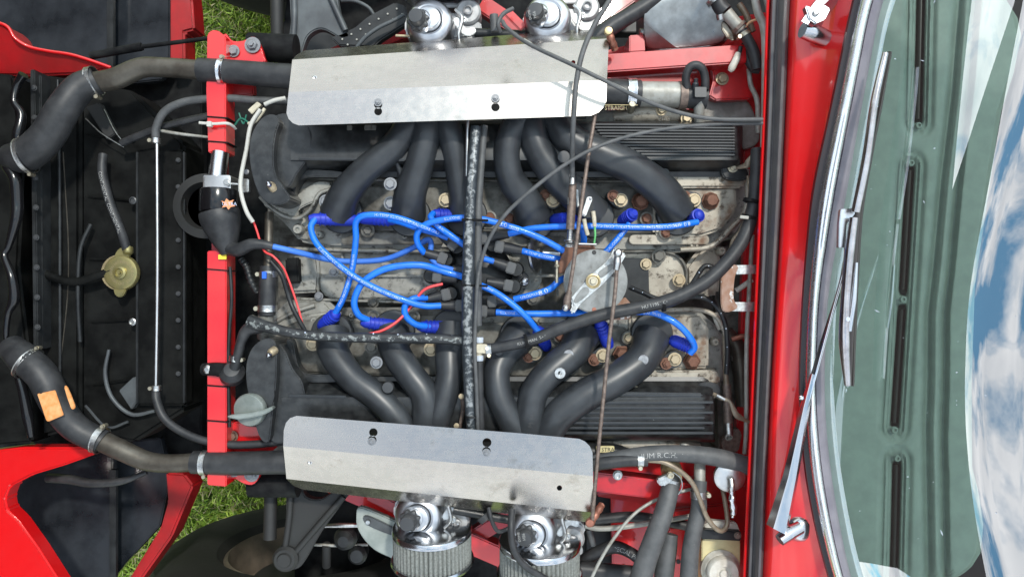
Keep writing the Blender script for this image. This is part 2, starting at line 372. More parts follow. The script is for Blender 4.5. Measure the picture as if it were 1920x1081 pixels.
mat('print_tan',(.50,.41,.22),.6)
mat('red_wire',(.72,.06,.06),.4)
mat('green_wire',(.12,.42,.14),.4)
mat('teal_wire',(.02,.16,.11),.4)
mat('orange_wire',(.72,.40,.22),.4)
mat('white_wire',(.46,.45,.41),.5,dirt=((.30,.27,.22),120,.6))
mat('beige',(.55,.50,.38),.5,c2=(.42,.38,.29),ns=120)
mat('grey_pipe',(.34,.34,.31),.5,.2,c2=(.24,.23,.20),ns=60,dirt=((.15,.11,.08),120,.62),bump=.2)
mat('tan_pipe',(.27,.22,.16),.42,.3,c2=(.18,.14,.10),ns=90)
mat('bulkhead_grey',(.30,.29,.27),.6,.1,c2=(.20,.19,.17),ns=50,bump=.5,bs=350)
mat('suspension',(.085,.095,.10),.5,.2,c2=(.05,.055,.06),ns=22,bump=.3,bs=250)
mat('suspension_dark',(.022,.023,.022),.6,.1,c2=(.02,.02,.02),ns=22,bump=.3,bs=250)
mat('tyre',(.008,.008,.008),.75,bump=.2,bs=150)
mat('rim',(.16,.13,.10),.55,.3,c2=(.09,.075,.06),ns=20)
mat('tray_green',(.20,.23,.215),.55,c2=(.30,.33,.31),ns=22,bump=.2,bs=200)
mat('filter_media',(.20,.21,.195),.8,c2=(.13,.135,.125),ns=300,bump=.4,bs=1500)
mat('plastic_yellow',(.62,.55,.30),.35,c2=(.50,.42,.22),ns=30)
mat('plastic_cream',(.56,.54,.48),.5,c2=(.40,.37,.31),ns=50,dirt=((.25,.2,.14),90,.62))
mat('gold_cap',(.36,.31,.13),.36,.75,c2=(.25,.23,.11),ns=70,bump=.1)
mat('orange_label',(.62,.22,.05),.5,c2=(.70,.38,.17),ns=110,namt=.9)
mat('orange_star',(.75,.30,.14),.5)
mat('yellow_label',(.8,.6,.05),.5)
mat('blue_tab',(.02,.12,.65),.4)
mat('copper',(.36,.15,.10),.45,.6,c2=(.24,.10,.07),ns=120)
mat('dash',(.185,.255,.225),.6,c2=(.155,.215,.192),ns=40,bump=.35,bs=900)
mat('dash_slot',(.012,.016,.014),.4)
mat('interior',(.005,.006,.008),.8)
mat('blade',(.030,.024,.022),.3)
mat('gasket',(.022,.014,.016),.3)
mat('gasket_grey',(.16,.15,.17),.34,c2=(.12,.11,.13),ns=30)
mat('soil',(.10,.17,.03),.9,c2=(.16,.17,.06),ns=14,bump=1,bs=60)
def glass_mat(name,refl,tint,rough=.0):
    m=bpy.data.materials.new(name); m.use_nodes=True; t=m.node_tree; n=t.nodes; l=t.links; n.clear()
    o=n.new("ShaderNodeOutputMaterial"); a=n.new("ShaderNodeBsdfTransparent"); g=n.new("ShaderNodeBsdfGlossy"); mx_=n.new("ShaderNodeMixShader")
    lw=n.new("ShaderNodeLayerWeight"); lw.inputs[0].default_value=.25; mr=n.new("ShaderNodeMapRange"); mr.inputs[3].default_value=refl; mr.inputs[4].default_value=1; l.new(lw.outputs["Fresnel"],mr.inputs[0])
    a.inputs[0].default_value=(*tint,1); g.inputs["Roughness"].default_value=rough; g.inputs[0].default_value=(.95,.97,1,1)
    l.new(mr.outputs[0],mx_.inputs[0]); l.new(a.outputs[0],mx_.inputs[1]); l.new(g.outputs[0],mx_.inputs[2]); l.new(mx_.outputs[0],o.inputs[0]); M[name]=m
glass_mat('glass',.34,(.86,.94,.90))
def grass_mat():
    m=bpy.data.materials.new('grass'); m.use_nodes=True; t=m.node_tree; n=t.nodes; l=t.links; b=n["Principled BSDF"]; b.inputs["Roughness"].default_value=.6
    g=n.new("ShaderNodeNewGeometry"); cr_=n.new("ShaderNodeValToRGB"); l.new(g.outputs["Random Per Island"],cr_.inputs[0]); e=cr_.color_ramp.elements
    e[0].position=0; e[0].color=(.06,.12,.01,1); e[1].position=1; e[1].color=(.58,.50,.26,1)
    for p,c in ((.35,(.24,.40,.03,1)),(.6,(.42,.58,.06,1)),(.82,(.52,.62,.12,1)),(.88,(.58,.50,.26,1))): q=e.new(p); q.color=c
    l.new(cr_.outputs[0],b.inputs["Base Color"]); M['grass']=m
grass_mat()
# ---------------------------------------------------------------- ground
GZ=-1050
g=mk('ground',[(-60,-60,GZ*S),(60,-60,GZ*S),(60,60,GZ*S),(-60,60,GZ*S)],[[0,1,2,3]],M['soil']); tag(g,kind='structure')
rng=np.random.default_rng(3)
def blades():
    n=42000; areas=[(250,590,-140,150,.5),(230,620,840,1230,.5)]; pts=[]
    for a in areas:
        m=int(n*a[4]); pts.append(np.stack([rng.uniform(a[0],a[1],m),rng.uniform(a[2],a[3],m)],1))
    p=np.concatenate(pts); m=len(p); k=K(GZ); X=(p[:,0]-960)*k*S; Y=-(p[:,1]-540.5)*k*S
    a=rng.uniform(0,6.283,m); ln=rng.uniform(.018,.05,m); h=rng.uniform(.006,.05,m); wd=rng.uniform(.0010,.0026,m); bend=rng.uniform(-.6,.6,m)
    V=np.zeros((m,5,3)); dx,dy=np.cos(a),np.sin(a); ex,ey=np.cos(a+bend),np.sin(a+bend)
    b=np.stack([X,Y,np.full(m,GZ*S)],1); mid=b+np.stack([dx*ln*.5,dy*ln*.5,h],1); tip=mid+np.stack([ex*ln*.6,ey*ln*.6,h*.25],1); s=np.stack([-dy*wd,dx*wd,np.zeros(m)],1)
    V[:,0]=b-s;V[:,1]=b+s;V[:,2]=mid+s*.9;V[:,3]=mid-s*.9;V[:,4]=tip
    me=bpy.data.meshes.new('grass'); i=np.arange(m)*5; q=np.stack([i,i+1,i+2,i+3],1); t=np.stack([i+3,i+2,i+4],1)
    loops=np.concatenate([q,t],1).ravel()
    me.vertices.add(m*5); me.vertices.foreach_set('co',V.ravel()); me.loops.add(m*7); me.loops.foreach_set('vertex_index',loops)
    me.polygons.add(m*2); st=(np.arange(m)[:,None]*7+np.array([0,4])).ravel(); me.polygons.foreach_set('loop_start',st); me.polygons.foreach_set('loop_total',np.tile([4,3],m))
    me.update(calc_edges=True); me.validate(); me.materials.append(M['grass']); o=bpy.data.objects.new('grass',me); put(o,(0,0,0)); tag(o,'green and straw coloured lawn grass seen through the gaps beside the front wheels','grass',kind='stuff')
blades()
def sm0(t): return t*t
# ================================================================ CAR BODY (rear, right of picture)
def interp(tab,y):
    for a,b in zip(tab,tab[1:]):
        if a[0]<=y<=b[0]:
            t=(y-a[0])/(b[0]-a[0]); return [a[i]*(1-t)+b[i]*t for i in range(1,len(a))]
    a=tab[0] if y<tab[0][0] else tab[-1]; return list(a[1:])
def smooth_tab(tab):
    ys=[t[0] for t in tab]; out=[]
    for y in range(int(ys[0]),int(ys[-1])+1,20):
        acc=[0]*(len(tab[0])-1)
        for dy in (-50,-25,0,25,50):
            v=interp(tab,y+dy); acc=[p+q/5 for p,q in zip(acc,v)]
        out.append([y]+acc)
    return out
# y: strip left, strip right(cowl left), trim left, trim right(glass)
BT=[[-200,1457,1494,1665,1735],[-60,1450,1488,1620,1680],[0,1446,1483,1600,1653],[100,1443,1479,1580,1635],[200,1440,1475,1560,1616],[360,1433,1468,1524,1588],[550,1425,1457,1506,1552],[720,1418,1447,1499,1545],[840,1413,1441,1505,1552],[950,1408,1437,1521,1568],[1081,1402,1432,1553,1594],[1160,1399,1428,1580,1622],[1260,1395,1423,1622,1670]]
BTS=smooth_tab(BT)
body=thing('car_body','bright red painted car body with scuttle panel ahead of the windscreen','car body',1480,540,80)
def lift(d): return .67*max(0,d-1545)
rows=[]
for y,a,b,c,d in BTS:
    r=[]
    for t,zz_ in ((0,56),(.04,66),(.10,76),(.16,80),(.35,84),(.6,88),(.85,91),(1,92)):
        r.append((b-2+(c+6-b)*t,y,zz_+lift(d)*sm0(t)))
    rows.append(r)
grid('scuttle_panel',rows,M['red'],body)
rows=[[(b-2,y,56),(b-2.5,y,20),(a-9,y,14),(a-9.2,y,34),(a-7,y,37),(a-4,y,36),(a-3.5,y,14),(a-3,y,-260)] for y,a,b,c,d in BTS]
grid('gutter_flange',rows,M['red'],body,30)
rows=[]
for y,a,b,c,d in BTS:
    w_=b-a; rows.append([(a+w_*t,y,z) for t,z in ((-.02,22),(0,40),(.07,47),(.20,49),(.30,46),(.36,48),(.50,62),(.66,69),(.80,68),(.92,60),(1.0,44),(1.0,20))])
ws_=grid('bonnet_seal',rows,M['strip'],None,28); tag(ws_,'long black rubber weatherstrip running down between engine bay and red scuttle','weatherstrip')
# windscreen: thing with gasket, chrome trim, pane
wsn=thing('windscreen','raked curved windscreen with chrome trim reflecting blue sky and white cloud','windscreen',1600,560,92)
def trimrow(y,c,d,prof): return [(c+(d-c)*t,y,z+lift(d)) for t,z in prof]
grid('rubber_gasket',[trimrow(y,c,d,((-.07,86),(-.05,96),(0,103),(.12,105),(.24,106),(.30,92))) for y,a,b,c,d in BTS],M['gasket'],wsn,30)
grid('chrome_trim',[trimrow(y,c,d,((.18,96),(.19,108),(.23,114),(.29,119),(.37,122),(.46,124),(.55,122),(.62,116),(.64,106))) for y,a,b,c,d in BTS],M['trim_chrome'],wsn,50)
grid('inner_gasket',[trimrow(y,c,d,((.62,104),(.63,112),(.66,115),(.82,114),(.94,110),(1.0,103),(1.0,97))) for y,a,b,c,d in BTS],M['gasket_grey'],wsn,40)
rows=[]
for y,a,b,c,d in BTS:
    p=P(d-4,y,100+lift(d)); r=[]
    for i in range(61):
        u=i/15*420; zg=sum((1.15-.0012*v if v<138 else max(.80,.984-.009*(v-138)))*(620/60) for v in np.arange(0,u,620/60))
        r.append((p.x+u*S,p.y,p.z+zg*S))
    rows.append(r)
grid('glass_pane',rows,M['glass'],wsn,80,world=True)
gp=bpy.data.objects['glass_pane']; gv=[gp.location+wl(wsn)+v.co for v in gp.data.vertices]; V=[];F=[]
for i in range(150):
    a=random.randrange(len(rows)-1); b_=random.randrange(1,24); p=gv[a*61+b_].lerp(gv[(a+1)*61+b_],random.random()); n_=Vector((-.65,0,.75)); s_=random.choice((.0005,.0007,.0008,.0012)); u_=Vector((.75,0,.65)); q_=random.random()*3; e_=random.choice((1,1,1,3.5)); n0=len(V)
    d1=(u_*math.cos(q_)+Vector((0,1,0))*math.sin(q_))*s_*e_; d2=(u_*-math.sin(q_)+Vector((0,1,0))*math.cos(q_))*s_*.7
    V+=[p+n_*.0012+d for d in (d1,d2,-d1,-d2)]; F.append([n0,n0+1,n0+2,n0+3])
tag(mk('dust_specks',V,F,M['print_pale'],wsn),kind='stuff')
# dashboard top under the glass
ED=[[-200,1870],[-60,1868],[0,1887],[33,1908],[67,1915],[140,1900],[207,1878],[267,1868],[360,1854],[445,1841],[537,1828],[720,1822],[876,1823],[918,1834],[982,1844],[1035,1839],[1062,1822],[1075,1806],[1090,1780],[1120,1735],[1200,1600],[1260,1600]]
SEAM=[[-200,1830],[0,1814],[167,1801],[333,1781],[498,1766],[586,1756],[720,1755],[806,1752],[1081,1757],[1260,1770]]
dashthing=thing('dashboard','padded grey-green dashboard top with demister slots seen through windscreen glass','dashboard',1700,560,60)
slots=[((1729,-120),(1721,226)),((1706,318),(1693,545)),((1691,578),(1677,794)),((1681,868),(1672,1230))]
outer_=[((1729,-130),(1721,228)),((1707,311),(1677,800)),((1681,865),(1672,1240))]
def segd(x,y,a,b):
    ax,ay=a;bx,by=b; t=max(0,min(1,((x-ax)*(bx-ax)+(y-ay)*(by-ay))/((bx-ax)**2+(by-ay)**2))); return math.hypot(x-ax-t*(bx-ax),y-ay-t*(by-ay))
def sm(a,b,x): t=max(0,min(1,(x-a)/(b-a))); return t*t*(3-2*t)
rows=[]; NX=190
for yi in range(0,206):
    y=-80+yi*6.0; bt=interp(BT,y); xl=bt[3]-4; xr=interp(ED,y)[0]; xs=interp(SEAM,y)[0]; r=[]
    for i in range(NX):
        x=xl+(xr-xl)*i/(NX-1); z=66.0
        do=min(segd(x,y,*q) for q in outer_); di=min(segd(x,y,*q) for q in slots)
        z+=-12*(1-sm(16,36,do))                        # hollow round each vent
        z+=8.0*math.exp(-((do-19)/3.2)**2)             # raised lip
        z+=4.0*math.exp(-((do-12.5)/2.0)**2)
        z-=26*(1-sm(6.5,9.5,di))                     # slot
        dxs=x-xs; z+=-13*math.exp(-((dxs+17)/8)**2)-13*math.exp(-((dxs-15)/7)**2)+3*math.exp(-(dxs/4)**2)
        if dxs>25: z+=2
        de=xr-x; z-=30*(1-sm(0,12,de))**2.2
        r.append((x,y,z))
    rows.append(r)
grid('padded_top',rows,M['dash'],dashthing,70)
rows=[]
for yi in range(0,103):
    y=-80+yi*12.0; xr=interp(ED,y)[0]; p=P(xr,y,36); rows.append([(p.x,p.y,p.z),(p.x-.004,p.y,p.z-.06),(p.x-.05,p.y,p.z-.12)])
grid('dashboard_edge',rows,M['interior'],dashthing,60,world=True)
for (x,y) in ((1721,236),(1707,306),(1692,561),(1676,805),(1681,858)): bolt(x,y,64,6.5,M['dash'],dashthing,kind='cap',name='screw')
for (a,b) in slots:
    tube('demister_slot',[(a[0],a[1]+2,43),(b[0],b[1]-2,43)],5.0,M['dash_slot'],dashthing,8)
# cabin floor / interior tub
v0=P(1560,-250,-50); 
box('cabin_tub',1640,-400,2600,1500,-420,-460,M['interior'],body,20,3)
# ---------------------------------------------------------------- wipers
wp=thing('windscreen_wiper','chrome wiper with its pivot near lower scuttle corner and blade lying across the glass','windscreen wiper',1490,992,100)
lathe('pivot_boss',(1500,988,88),[(26,0),(25,8),(20,16),(13,20),(0,21)],M['chrome_dark'],wp,axis=(.25,-.05,1))
tube('pivot_arm',[(1500,988,108),(1478,1000,114),(1462,1012,118)],[12,13,11],M['chrome_dark'],wp)
grid('wiper_arm',[[(1437,982,116),(1450,990,141),(1452,991,141),(1472,1001,138),(1477,998,112)],[(1468,890,122),(1478,894,146),(1480,894,146),(1492,899,141),(1496,900,122)],[(1500,760,132),(1507,763,148),(1508.5,763,148),(1514,767,144),(1518,768,130)],[(1520,700,140),(1523,700,149),(1524.5,701,149),(1528,702,147),(1530,702,140)]],M['chrome_dark'],wp,15)
tube('arm_rod',[(1510,770,140),(1535,680,148),(1562,580,166),(1583,500,185),(1586,452,200)],3.2,M['chrome'],wp,8)
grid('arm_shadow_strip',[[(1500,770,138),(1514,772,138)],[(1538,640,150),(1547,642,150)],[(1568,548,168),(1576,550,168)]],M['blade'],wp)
lathe('rivet',(1502,745,148),[(4.5,0),(4.5,3),(3,5),(0,5.5)],M['chrome'],wp,seg=14)
prism('blade_clip',[(1577,392),(1600,390),(1604,400),(1588,420),(1586,464),(1573,464),(1574,418)],215,206,M['chrome_soft'],wp,1)
bladepts=[(1662,98,232),(1640,200,226),(1618,310,220),(1603,400,214),(1596,500,210),(1591,610,206),(1590,722,200)]
def off(p,dx,dz): return [(x+dx,y,z+dz) for x,y,z in p]
tube('rubber_blade',off(bladepts,6,-12),[4,7,8,8,8,8,5],M['blade'],wp,8,aspect=1.6)
tube('blade_holder',off(bladepts[1:],4,-4),[2,5,7,7,7,3],M['blade'],wp,8)
tube('blade_bridge',[(1660,100,236),(1640,190,236),(1624,300,232),(1604,398,226)],[6,7.5,8,8],M['wiper_chrome'],wp,10)
tube('blade_bridge',[(1601,408,224),(1592,480,222),(1585,570,218),(1583,640,212),(1589,722,206)],[8,9,9,10,6],M['wiper_chrome'],wp,10)
tube('blade_bridge',[(1606,492,224),(1600,560,222),(1592,620,216)],[3,6,5],M['chrome_soft'],wp,10)
tube('blade_bridge',[(1637,205,236),(1632,260,236),(1626,318,230)],[3,4,3],M['chrome_soft'],wp,10)
for p_ in ((1588,598,220),(1640,200,236)): lathe('rivet',p_,[(4,0),(4,5),(0,6)],M['chrome'],wp,seg=12)
wq=thing('windscreen_wiper','chrome wiper pivot and arm leaving the frame at the far upper scuttle corner','windscreen wiper',1540,70,100)
lathe('pivot_boss',(1545,80,88),[(27,0),(26,8),(21,17),(12,21),(0,22)],M['chrome_dark'],wq,axis=(.3,.05,1))
tube('pivot_arm',[(1552,74,110),(1524,62,118),(1505,56,122)],[15,17,15],M['chrome_dark'],wq)
grid('wiper_arm',[[(1497,50,122),(1503,40,140),(1515,46,142),(1534,62,122)],[(1512,22,124),(1520,14,142),(1532,22,142),(1546,38,124)],[(1538,-14,128),(1546,-18,144),(1560,-6,144),(1570,6,128)],[(1600,-84,134),(1606,-88,146),(1616,-80,146),(1624,-74,134)]],M['chrome_dark'],wq,25)
prism('arm_hinge',[(1510,10),(1520,12),(1533,22),(1546,8),(1558,16),(1548,36),(1530,44),(1518,36)],146,132,M['chrome_dark'],wq,2)
lathe('rivet',(1529,25,146),[(6,0),(6,3),(4,5),(0,5.5)],M['zinc'],wq,seg=14)
# ---------------------------------------------------------------- bulkhead panels
bh=thing('bulkhead','red painted bulkhead and footwell panels closing the rear of engine bay','bulkhead',1400,540,-100)
prism('side_panel',[(1135,95),(1230,70),(1440,60),(1440,270),(1400,262),(1140,215)],-180,-200,M['red_used'],bh,2)
prism('side_panel',[(1145,880),(1445,840),(1440,1160),(1150,1160)],-260,-280,M['red'],bh,3)
prism('rear_panel',[(1385,30),(1452,20),(1425,720),(1412,1120),(1370,1120),(1385,720),(1398,400)],-150,-170,M['red_used'],bh,3)
prism('lower_side_panel',[(1120,870),(1400,850),(1400,980),(1120,930)],-205,-216,M['red_used'],bh,2)
prism('footwell_panel',[(1262,955),(1395,940),(1395,1000),(1300,1010),(1262,990)],-195,-216,M['red_used'],bh,4)
prism('footwell_panel',[(1245,1008),(1256,988),(1298,990),(1290,1060),(1268,1085),(1254,1080),(1250,1050)],-188,-210,M['red'],bh,3)
lathe('drain_hole',(1272,1052,-187),[(4.2,0),(4.2,.6),(0,.6)],M['print_black'],bh,seg=14)
for x,y in ((1190,1012),(1226,950),(1170,1060),(1160,975)): lathe('rivet',(x,y,-259),[(3,0),(3,1.5),(0,2)],M['red_used'],bh,seg=10)
for x,y in ((1407,845),(1393,905),(1410,640),(1412,560)): bolt(x,y,-148,6,M['red_used'],bh)
prism('aluminium_plate',smooth_out([(1310,178),(1352,174),(1392,184),(1414,214),(1424,262),(1390,280),(1310,262)],4),-138,-160,M['bulkhead_grey'],bh,2)
tube('plate_edge',[(1300,178,-148),(1352,175,-148),(1388,184,-148),(1408,206,-148),(1420,250,-148)],3.2,M['grey_pipe'],bh,8)
# frame beams
fr=thing('side_frame_rail','red square-section frame rail between upper heat shield and bulkhead','frame rail',1260,110,-70)
bar('rail',(1080,122,-68),(1392,100,-68),34,44,M['red_used'],fr,3,10)
prism('end_gusset',[(1336,112),(1372,78),(1400,62),(1420,100),(1422,170),(1405,186),(1342,188),(1330,180),(1338,150)],-110,-130,M['red_used'],fr,3)
prism('support_bracket',[(1180,66),(1208,64),(1210,96),(1180,98)],-90,-160,M['red_used'],fr,2)
bolt(1354,148,-108,9,M['bolt_tan'],fr)
fr2=thing('side_frame_rail','red square-section frame rail running below the lower heat shield to heater hoses','frame rail',1200,920,-70)
bar('rail',(1060,896,-68),(1290,925,-68),36,50,M['red_used'],fr2,3,10)
bar('rail',(1290,925,-100),(1330,915,-104),36,50,M['red_used'],fr2,3,0)
bm_=thing('diagonal_frame_tube','red diagonal frame tube beneath the two lower air filters','frame tube',820,990,-230)
bar('tube_section',(560,880,-215),(1130,1128,-240),37,50,M['red'],bm_,3,0)
bar('brace',(870,1020,-250),(1010,932,-225),30,36,M['red_used'],bm_,3,0)
bar('brace',(690,926,-190),(800,985,-196),22,30,M['red_used'],bm_,3,0)
bn_=thing('diagonal_frame_tube','red diagonal frame tube under the uppermost carburettor and heat shield','frame tube',760,60,-200)
bar('tube_section',(600,120,-215),(900,-10,-230),40,46,M['red_shaded'],bn_,3,0)
bar('brace',(880,-10,-190),(985,60,-190),32,34,M['red_used'],bn_,3,0)
bar('brace',(1040,90,-190),(1200,-20,-215),26,34,M['red_shaded'],bn_,3,0)
# black sheets added to stand for the shade deep in the bay
ut=thing('under_engine_dark_sheet','dark sheet added for the deep shade at the bottom of the engine bay','dark sheet',900,540,-520)
prism('tray',[(372,116),(520,122),(560,-160),(1500,-200),(1500,1300),(560,1300),(545,895),(378,880)],-560,-590,M['black_matt'],ut,3)  # added black sheet in place of deep shade, not a real tray
prism('radiator_dark_sheet',[(60,118),(378,118),(378,872),(60,872)],-420,-450,M['black_matt'],ut,3)
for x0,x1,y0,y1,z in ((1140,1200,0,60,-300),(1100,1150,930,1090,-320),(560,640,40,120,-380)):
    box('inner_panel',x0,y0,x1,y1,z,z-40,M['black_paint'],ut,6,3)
# ================================================================ ENGINE
eng=thing('engine','large vee engine block with cast aluminium heads and black ribbed cam covers','engine',930,540,-150)
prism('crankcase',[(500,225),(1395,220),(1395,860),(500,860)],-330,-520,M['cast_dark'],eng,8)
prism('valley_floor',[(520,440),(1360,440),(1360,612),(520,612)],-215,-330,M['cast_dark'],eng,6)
# heads (castings, stepped)
prism('cylinder_head',[(478,365),(505,395),(535,420),(560,452),(620,466),(900,470),(1250,474),(1325,470),(1378,440),(1402,400),(1408,310),(1380,300),(520,300)],-128,-330,M['cast'],eng,7)
prism('cylinder_head',[(480,650),(500,610),(545,590),(600,585),(900,583),(1040,588),(1310,580),(1355,620),(1362,700),(1345,745),(520,745)],-128,-330,M['cast'],eng,7)
# stepped machined faces of the heads
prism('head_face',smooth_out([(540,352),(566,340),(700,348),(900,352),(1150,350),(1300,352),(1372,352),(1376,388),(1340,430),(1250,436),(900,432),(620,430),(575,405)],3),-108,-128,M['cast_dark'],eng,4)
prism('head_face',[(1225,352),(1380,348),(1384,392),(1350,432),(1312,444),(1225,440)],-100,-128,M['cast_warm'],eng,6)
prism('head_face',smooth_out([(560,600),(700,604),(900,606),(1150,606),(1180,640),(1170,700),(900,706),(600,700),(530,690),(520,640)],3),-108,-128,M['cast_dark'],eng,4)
prism('head_face',[(1180,592),(1312,588),(1330,610),(1330,690),(1180,696)],-100,-128,M['cast_warm'],eng,6)
prism('cover_flange',[(1212,322),(1395,322),(1402,335),(1392,352),(1212,352)],-88,-108,M['cast_warm'],eng,4)
prism('cover_flange',[(1218,694),(1338,694),(1352,704),(1350,720),(1218,722)],-88,-108,M['cast_warm'],eng,4)
prism('front_cover_face',smooth_out([(492,382),(540,376),(590,342),(620,345),(600,372),(560,392),(560,412),(530,400)],3),-98,-140,M['cast'],eng,4)
tube('cast_rib',[(500,384,-95),(530,404,-96),(560,408,-96),(585,388,-94),(600,362,-92),(635,352,-92)],4,M['cast'],eng,8)
tube('cast_rib',[(1402,330,-96),(1398,392,-96),(1368,430,-96),(1332,462,-98),(1276,468,-104)],5,M['cast_warm'],eng,8)
tube('cast_rib',[(1180,586,-98),(1318,582,-98),(1358,622,-98),(1362,690,-98)],4.5,M['cast_warm'],eng,8)
tube('cast_rib',[(540,466,-128),(700,470,-128),(860,472,-128)],4,M['cast'],eng,8)
tube('cast_rib',[(560,560,-150),(620,562,-150),(740,566,-150),(860,568,-150)],3,M['cast'],eng,8)
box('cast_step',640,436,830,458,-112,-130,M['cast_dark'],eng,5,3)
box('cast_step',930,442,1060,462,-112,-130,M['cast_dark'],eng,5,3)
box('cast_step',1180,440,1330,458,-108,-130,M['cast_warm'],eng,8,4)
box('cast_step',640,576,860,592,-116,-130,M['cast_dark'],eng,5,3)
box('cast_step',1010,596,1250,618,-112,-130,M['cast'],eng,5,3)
prism('cast_step',[(1332,440),(1346,446),(1352,480),(1350,552),(1288,560),(1285,500),(1300,480)],-135,-215,M['cast_warm'],eng,7)
prism('cast_step',[(1322,500),(1330,500),(1330,560),(1322,560)],-132,-150,M['cast_warm'],eng,2)
# valley covers
vc=prism('valley_cover',smooth_out([(600,470),(700,472),(860,474),(1000,476),(1000,556),(860,560),(700,562),(626,562),(598,540),(592,500)],3),-150,-215,M['cast'],eng,5)
box('cover_rib',604,514,1040,519,-143,-152,M['cast'],eng,2,1.5)
prism('front_casting',[(545,478),(594,474),(600,512),(596,548),(545,550)],-140,-215,M['cast'],eng,6)
prism('front_casting',[(500,600),(545,556),(610,560),(640,588),(600,640),(530,640)],-138,-215,M['cast'],eng,10)
tube('cast_rib',[(512,606,-134),(550,585,-132),(590,572,-134)],4,M['cast'],eng,8)
tube('cast_rib',[(530,622,-134),(570,596,-132),(612,588,-134)],4,M['cast'],eng,8)
prism('rear_valley_cover',smooth_out([(1130,470),(1220,470),(1262,474),(1286,500),(1286,540),(1262,560),(1150,562),(1120,545),(1118,490)],4),-130,-215,M['cast_warm'],eng,5)
tube('cover_lip',[(1170,472,-126),(1240,472,-126),(1272,482,-126),(1287,508,-126),(1284,545,-126)],3.2,M['cast_dark'],eng,8)
prism('black_plate',[(1120,482),(1216,484),(1218,566),(1160,574),(1120,566)],-118,-130,M['black_paint'],eng,2)
for x,y,r in ((626,509,7),(700,566,8),(663,548,8),(760,476,6),(858,474,6),(722,500,5),(598,555,6)): bolt(x,y,-142,r,M['bolt_grey'] if r<8 else M['cast_dark'],eng)
for x,y,r in ((1211,495,8),(1235,480,10),(1273,525,9),(1156,480,5)): bolt(x,y,-116,r,M['bolt_tan'] if r!=10 else M['cast_dark'],eng)
prism('casting_boss',smooth_out([(716,490),(728,490),(738,500),(728,508),(716,500)],3),-138,-150,M['cast'],eng,2)
prism('front_boss',[(534,484),(558,482),(560,530),(536,532)],-118,-140,M['black_matt'],eng,3)
tube('machined_seam',[(700,474,-139),(860,473,-139)],1.8,M['zinc'],eng,6)
# ------------------------------------------------ cam covers
def camcover(upper):
    s=1 if upper else -1
    if upper:
        # profile across y: outer (top) -> inner flange
        prof=lambda x:[(226,-120),(228,-70),(232,-52),(240,-45),(288,-34),(300,-34),(304,-42),(318,-78),(322,-86),(332,-88),(334,-100)]
        x0,x1=545,1392
    else:
        prof=lambda x:[(704,-100),(706,-88),(714,-86),(720,-78),(738,-42),(744,-36),(762,-34),(800,-42),(816,-52),(824,-68),(828,-120)]
        x0,x1=528,1340
    xs=[x0,x0+6,x0+14]+list(np.linspace(x0+25,x1-22,40))+[x1-12,x1-4,x1,x1+1]
    rows=[]
    for i,x in enumerate(xs):
        e=0
        if i>=len(xs)-4: e=(0.04,.16,.5,1.0)[i-(len(xs)-4)]
        r=[]
        for y,z in prof(x):
            zc=z-(z+120)*e if e<1 else -125
            r.append((x,y,zc))
        rows.append(r)
    return grid('cam_cover',rows,M['black_crackle'],eng,28)
cu_=camcover(True); cl_=camcover(False)
# ribs on the rear half
for i in range(11):
    y=233+i*5.6; z=-45+i*1.05
    bar('cooling_fin',(1112+i*4,y,z+5.5),(1378,y+1,z+5.5),2.9,8,M['black_satin'],cu_,.8)
for i in range(7):
    y=754+i*9.6; z=-33-(i*2.2)
    bar('cooling_fin',(1105-i*12,y,z+6.5),(1338-(i%2)*16,y,z+6.5),4.4,10,M['black_satin'],cl_,1.5)
bar('cover_step',(1120,738,-32),(1318,741,-32),8,10,M['black_satin'],cl_,3)
bar('cover_step',(560,297,-30),(760,299,-30),5,8,M['black_satin'],cu_,2)
bar('cover_step',(540,742,-31),(650,744,-31),5,8,M['black_satin'],cl_,2)
for par,pts in ((cu_,[(1205,316),(1222,309),(1246,312),(1256,322),(1250,332),(1208,332)]),(cu_,[(1354,314),(1372,306),(1396,312),(1404,326),(1396,338),(1360,334)]),(cl_,[(1180,724),(1192,722),(1206,730),(1200,742),(1184,742)]),(cl_,[(1308,722),(1326,716),(1346,720),(1352,736),(1338,748),(1312,742)])):
    prism('bolt_lug',smooth_out(pts,3),-72,-100,M['black_crackle'],par,3)
for x,y in ((1231,316),(1374,314)): bolt(x,y,-70,6.5,M['screw'],cu_,kind='nut',name='cover_nut'); 
for x,y in ((1191,733),(1330,741)): bolt(x,y,-70,6.5,M['screw'],cl_,kind='nut',name='cover_nut')
# front humps of the cam covers
prism('cover_hump',smooth_out([(492,220),(512,214),(524,226),(517,250),(512,290),(516,326),(532,352),(544,372),(520,384),(494,374),(476,340),(467,290),(472,250)],4),lambda x,y:-12-.10*abs(y-285),-112,M['black_crackle'],cu_,15,4)
prism('cover_shoulder',smooth_out([(510,222),(556,216),(584,250),(576,296),(556,326),(540,352),(524,340),(512,300)],4),lambda x,y:-36-.10*abs(y-285),-112,M['black_crackle'],cu_,16,4)
prism('cover_hump',smooth_out([(474,650),(498,634),(516,642),(518,690),(516,730),(510,780),(504,826),(488,822),(474,780),(462,720),(462,680)],4),lambda x,y:-12-.10*abs(y-740),-112,M['black_crackle'],cl_,15,4)
prism('cover_shoulder',smooth_out([(512,652),(530,650),(548,690),(566,716),(572,760),(562,810),(530,830),(506,822),(510,760)],4),lambda x,y:-36-.08*abs(y-740),-112,M['black_crackle'],cl_,16,4)
prism('front_flange',smooth_out([(480,345),(500,380),(545,384),(556,345),(575,332),(640,332),(640,322),(570,318),(540,330)],3),-74,-98,M['black_crackle'],cu_,3)
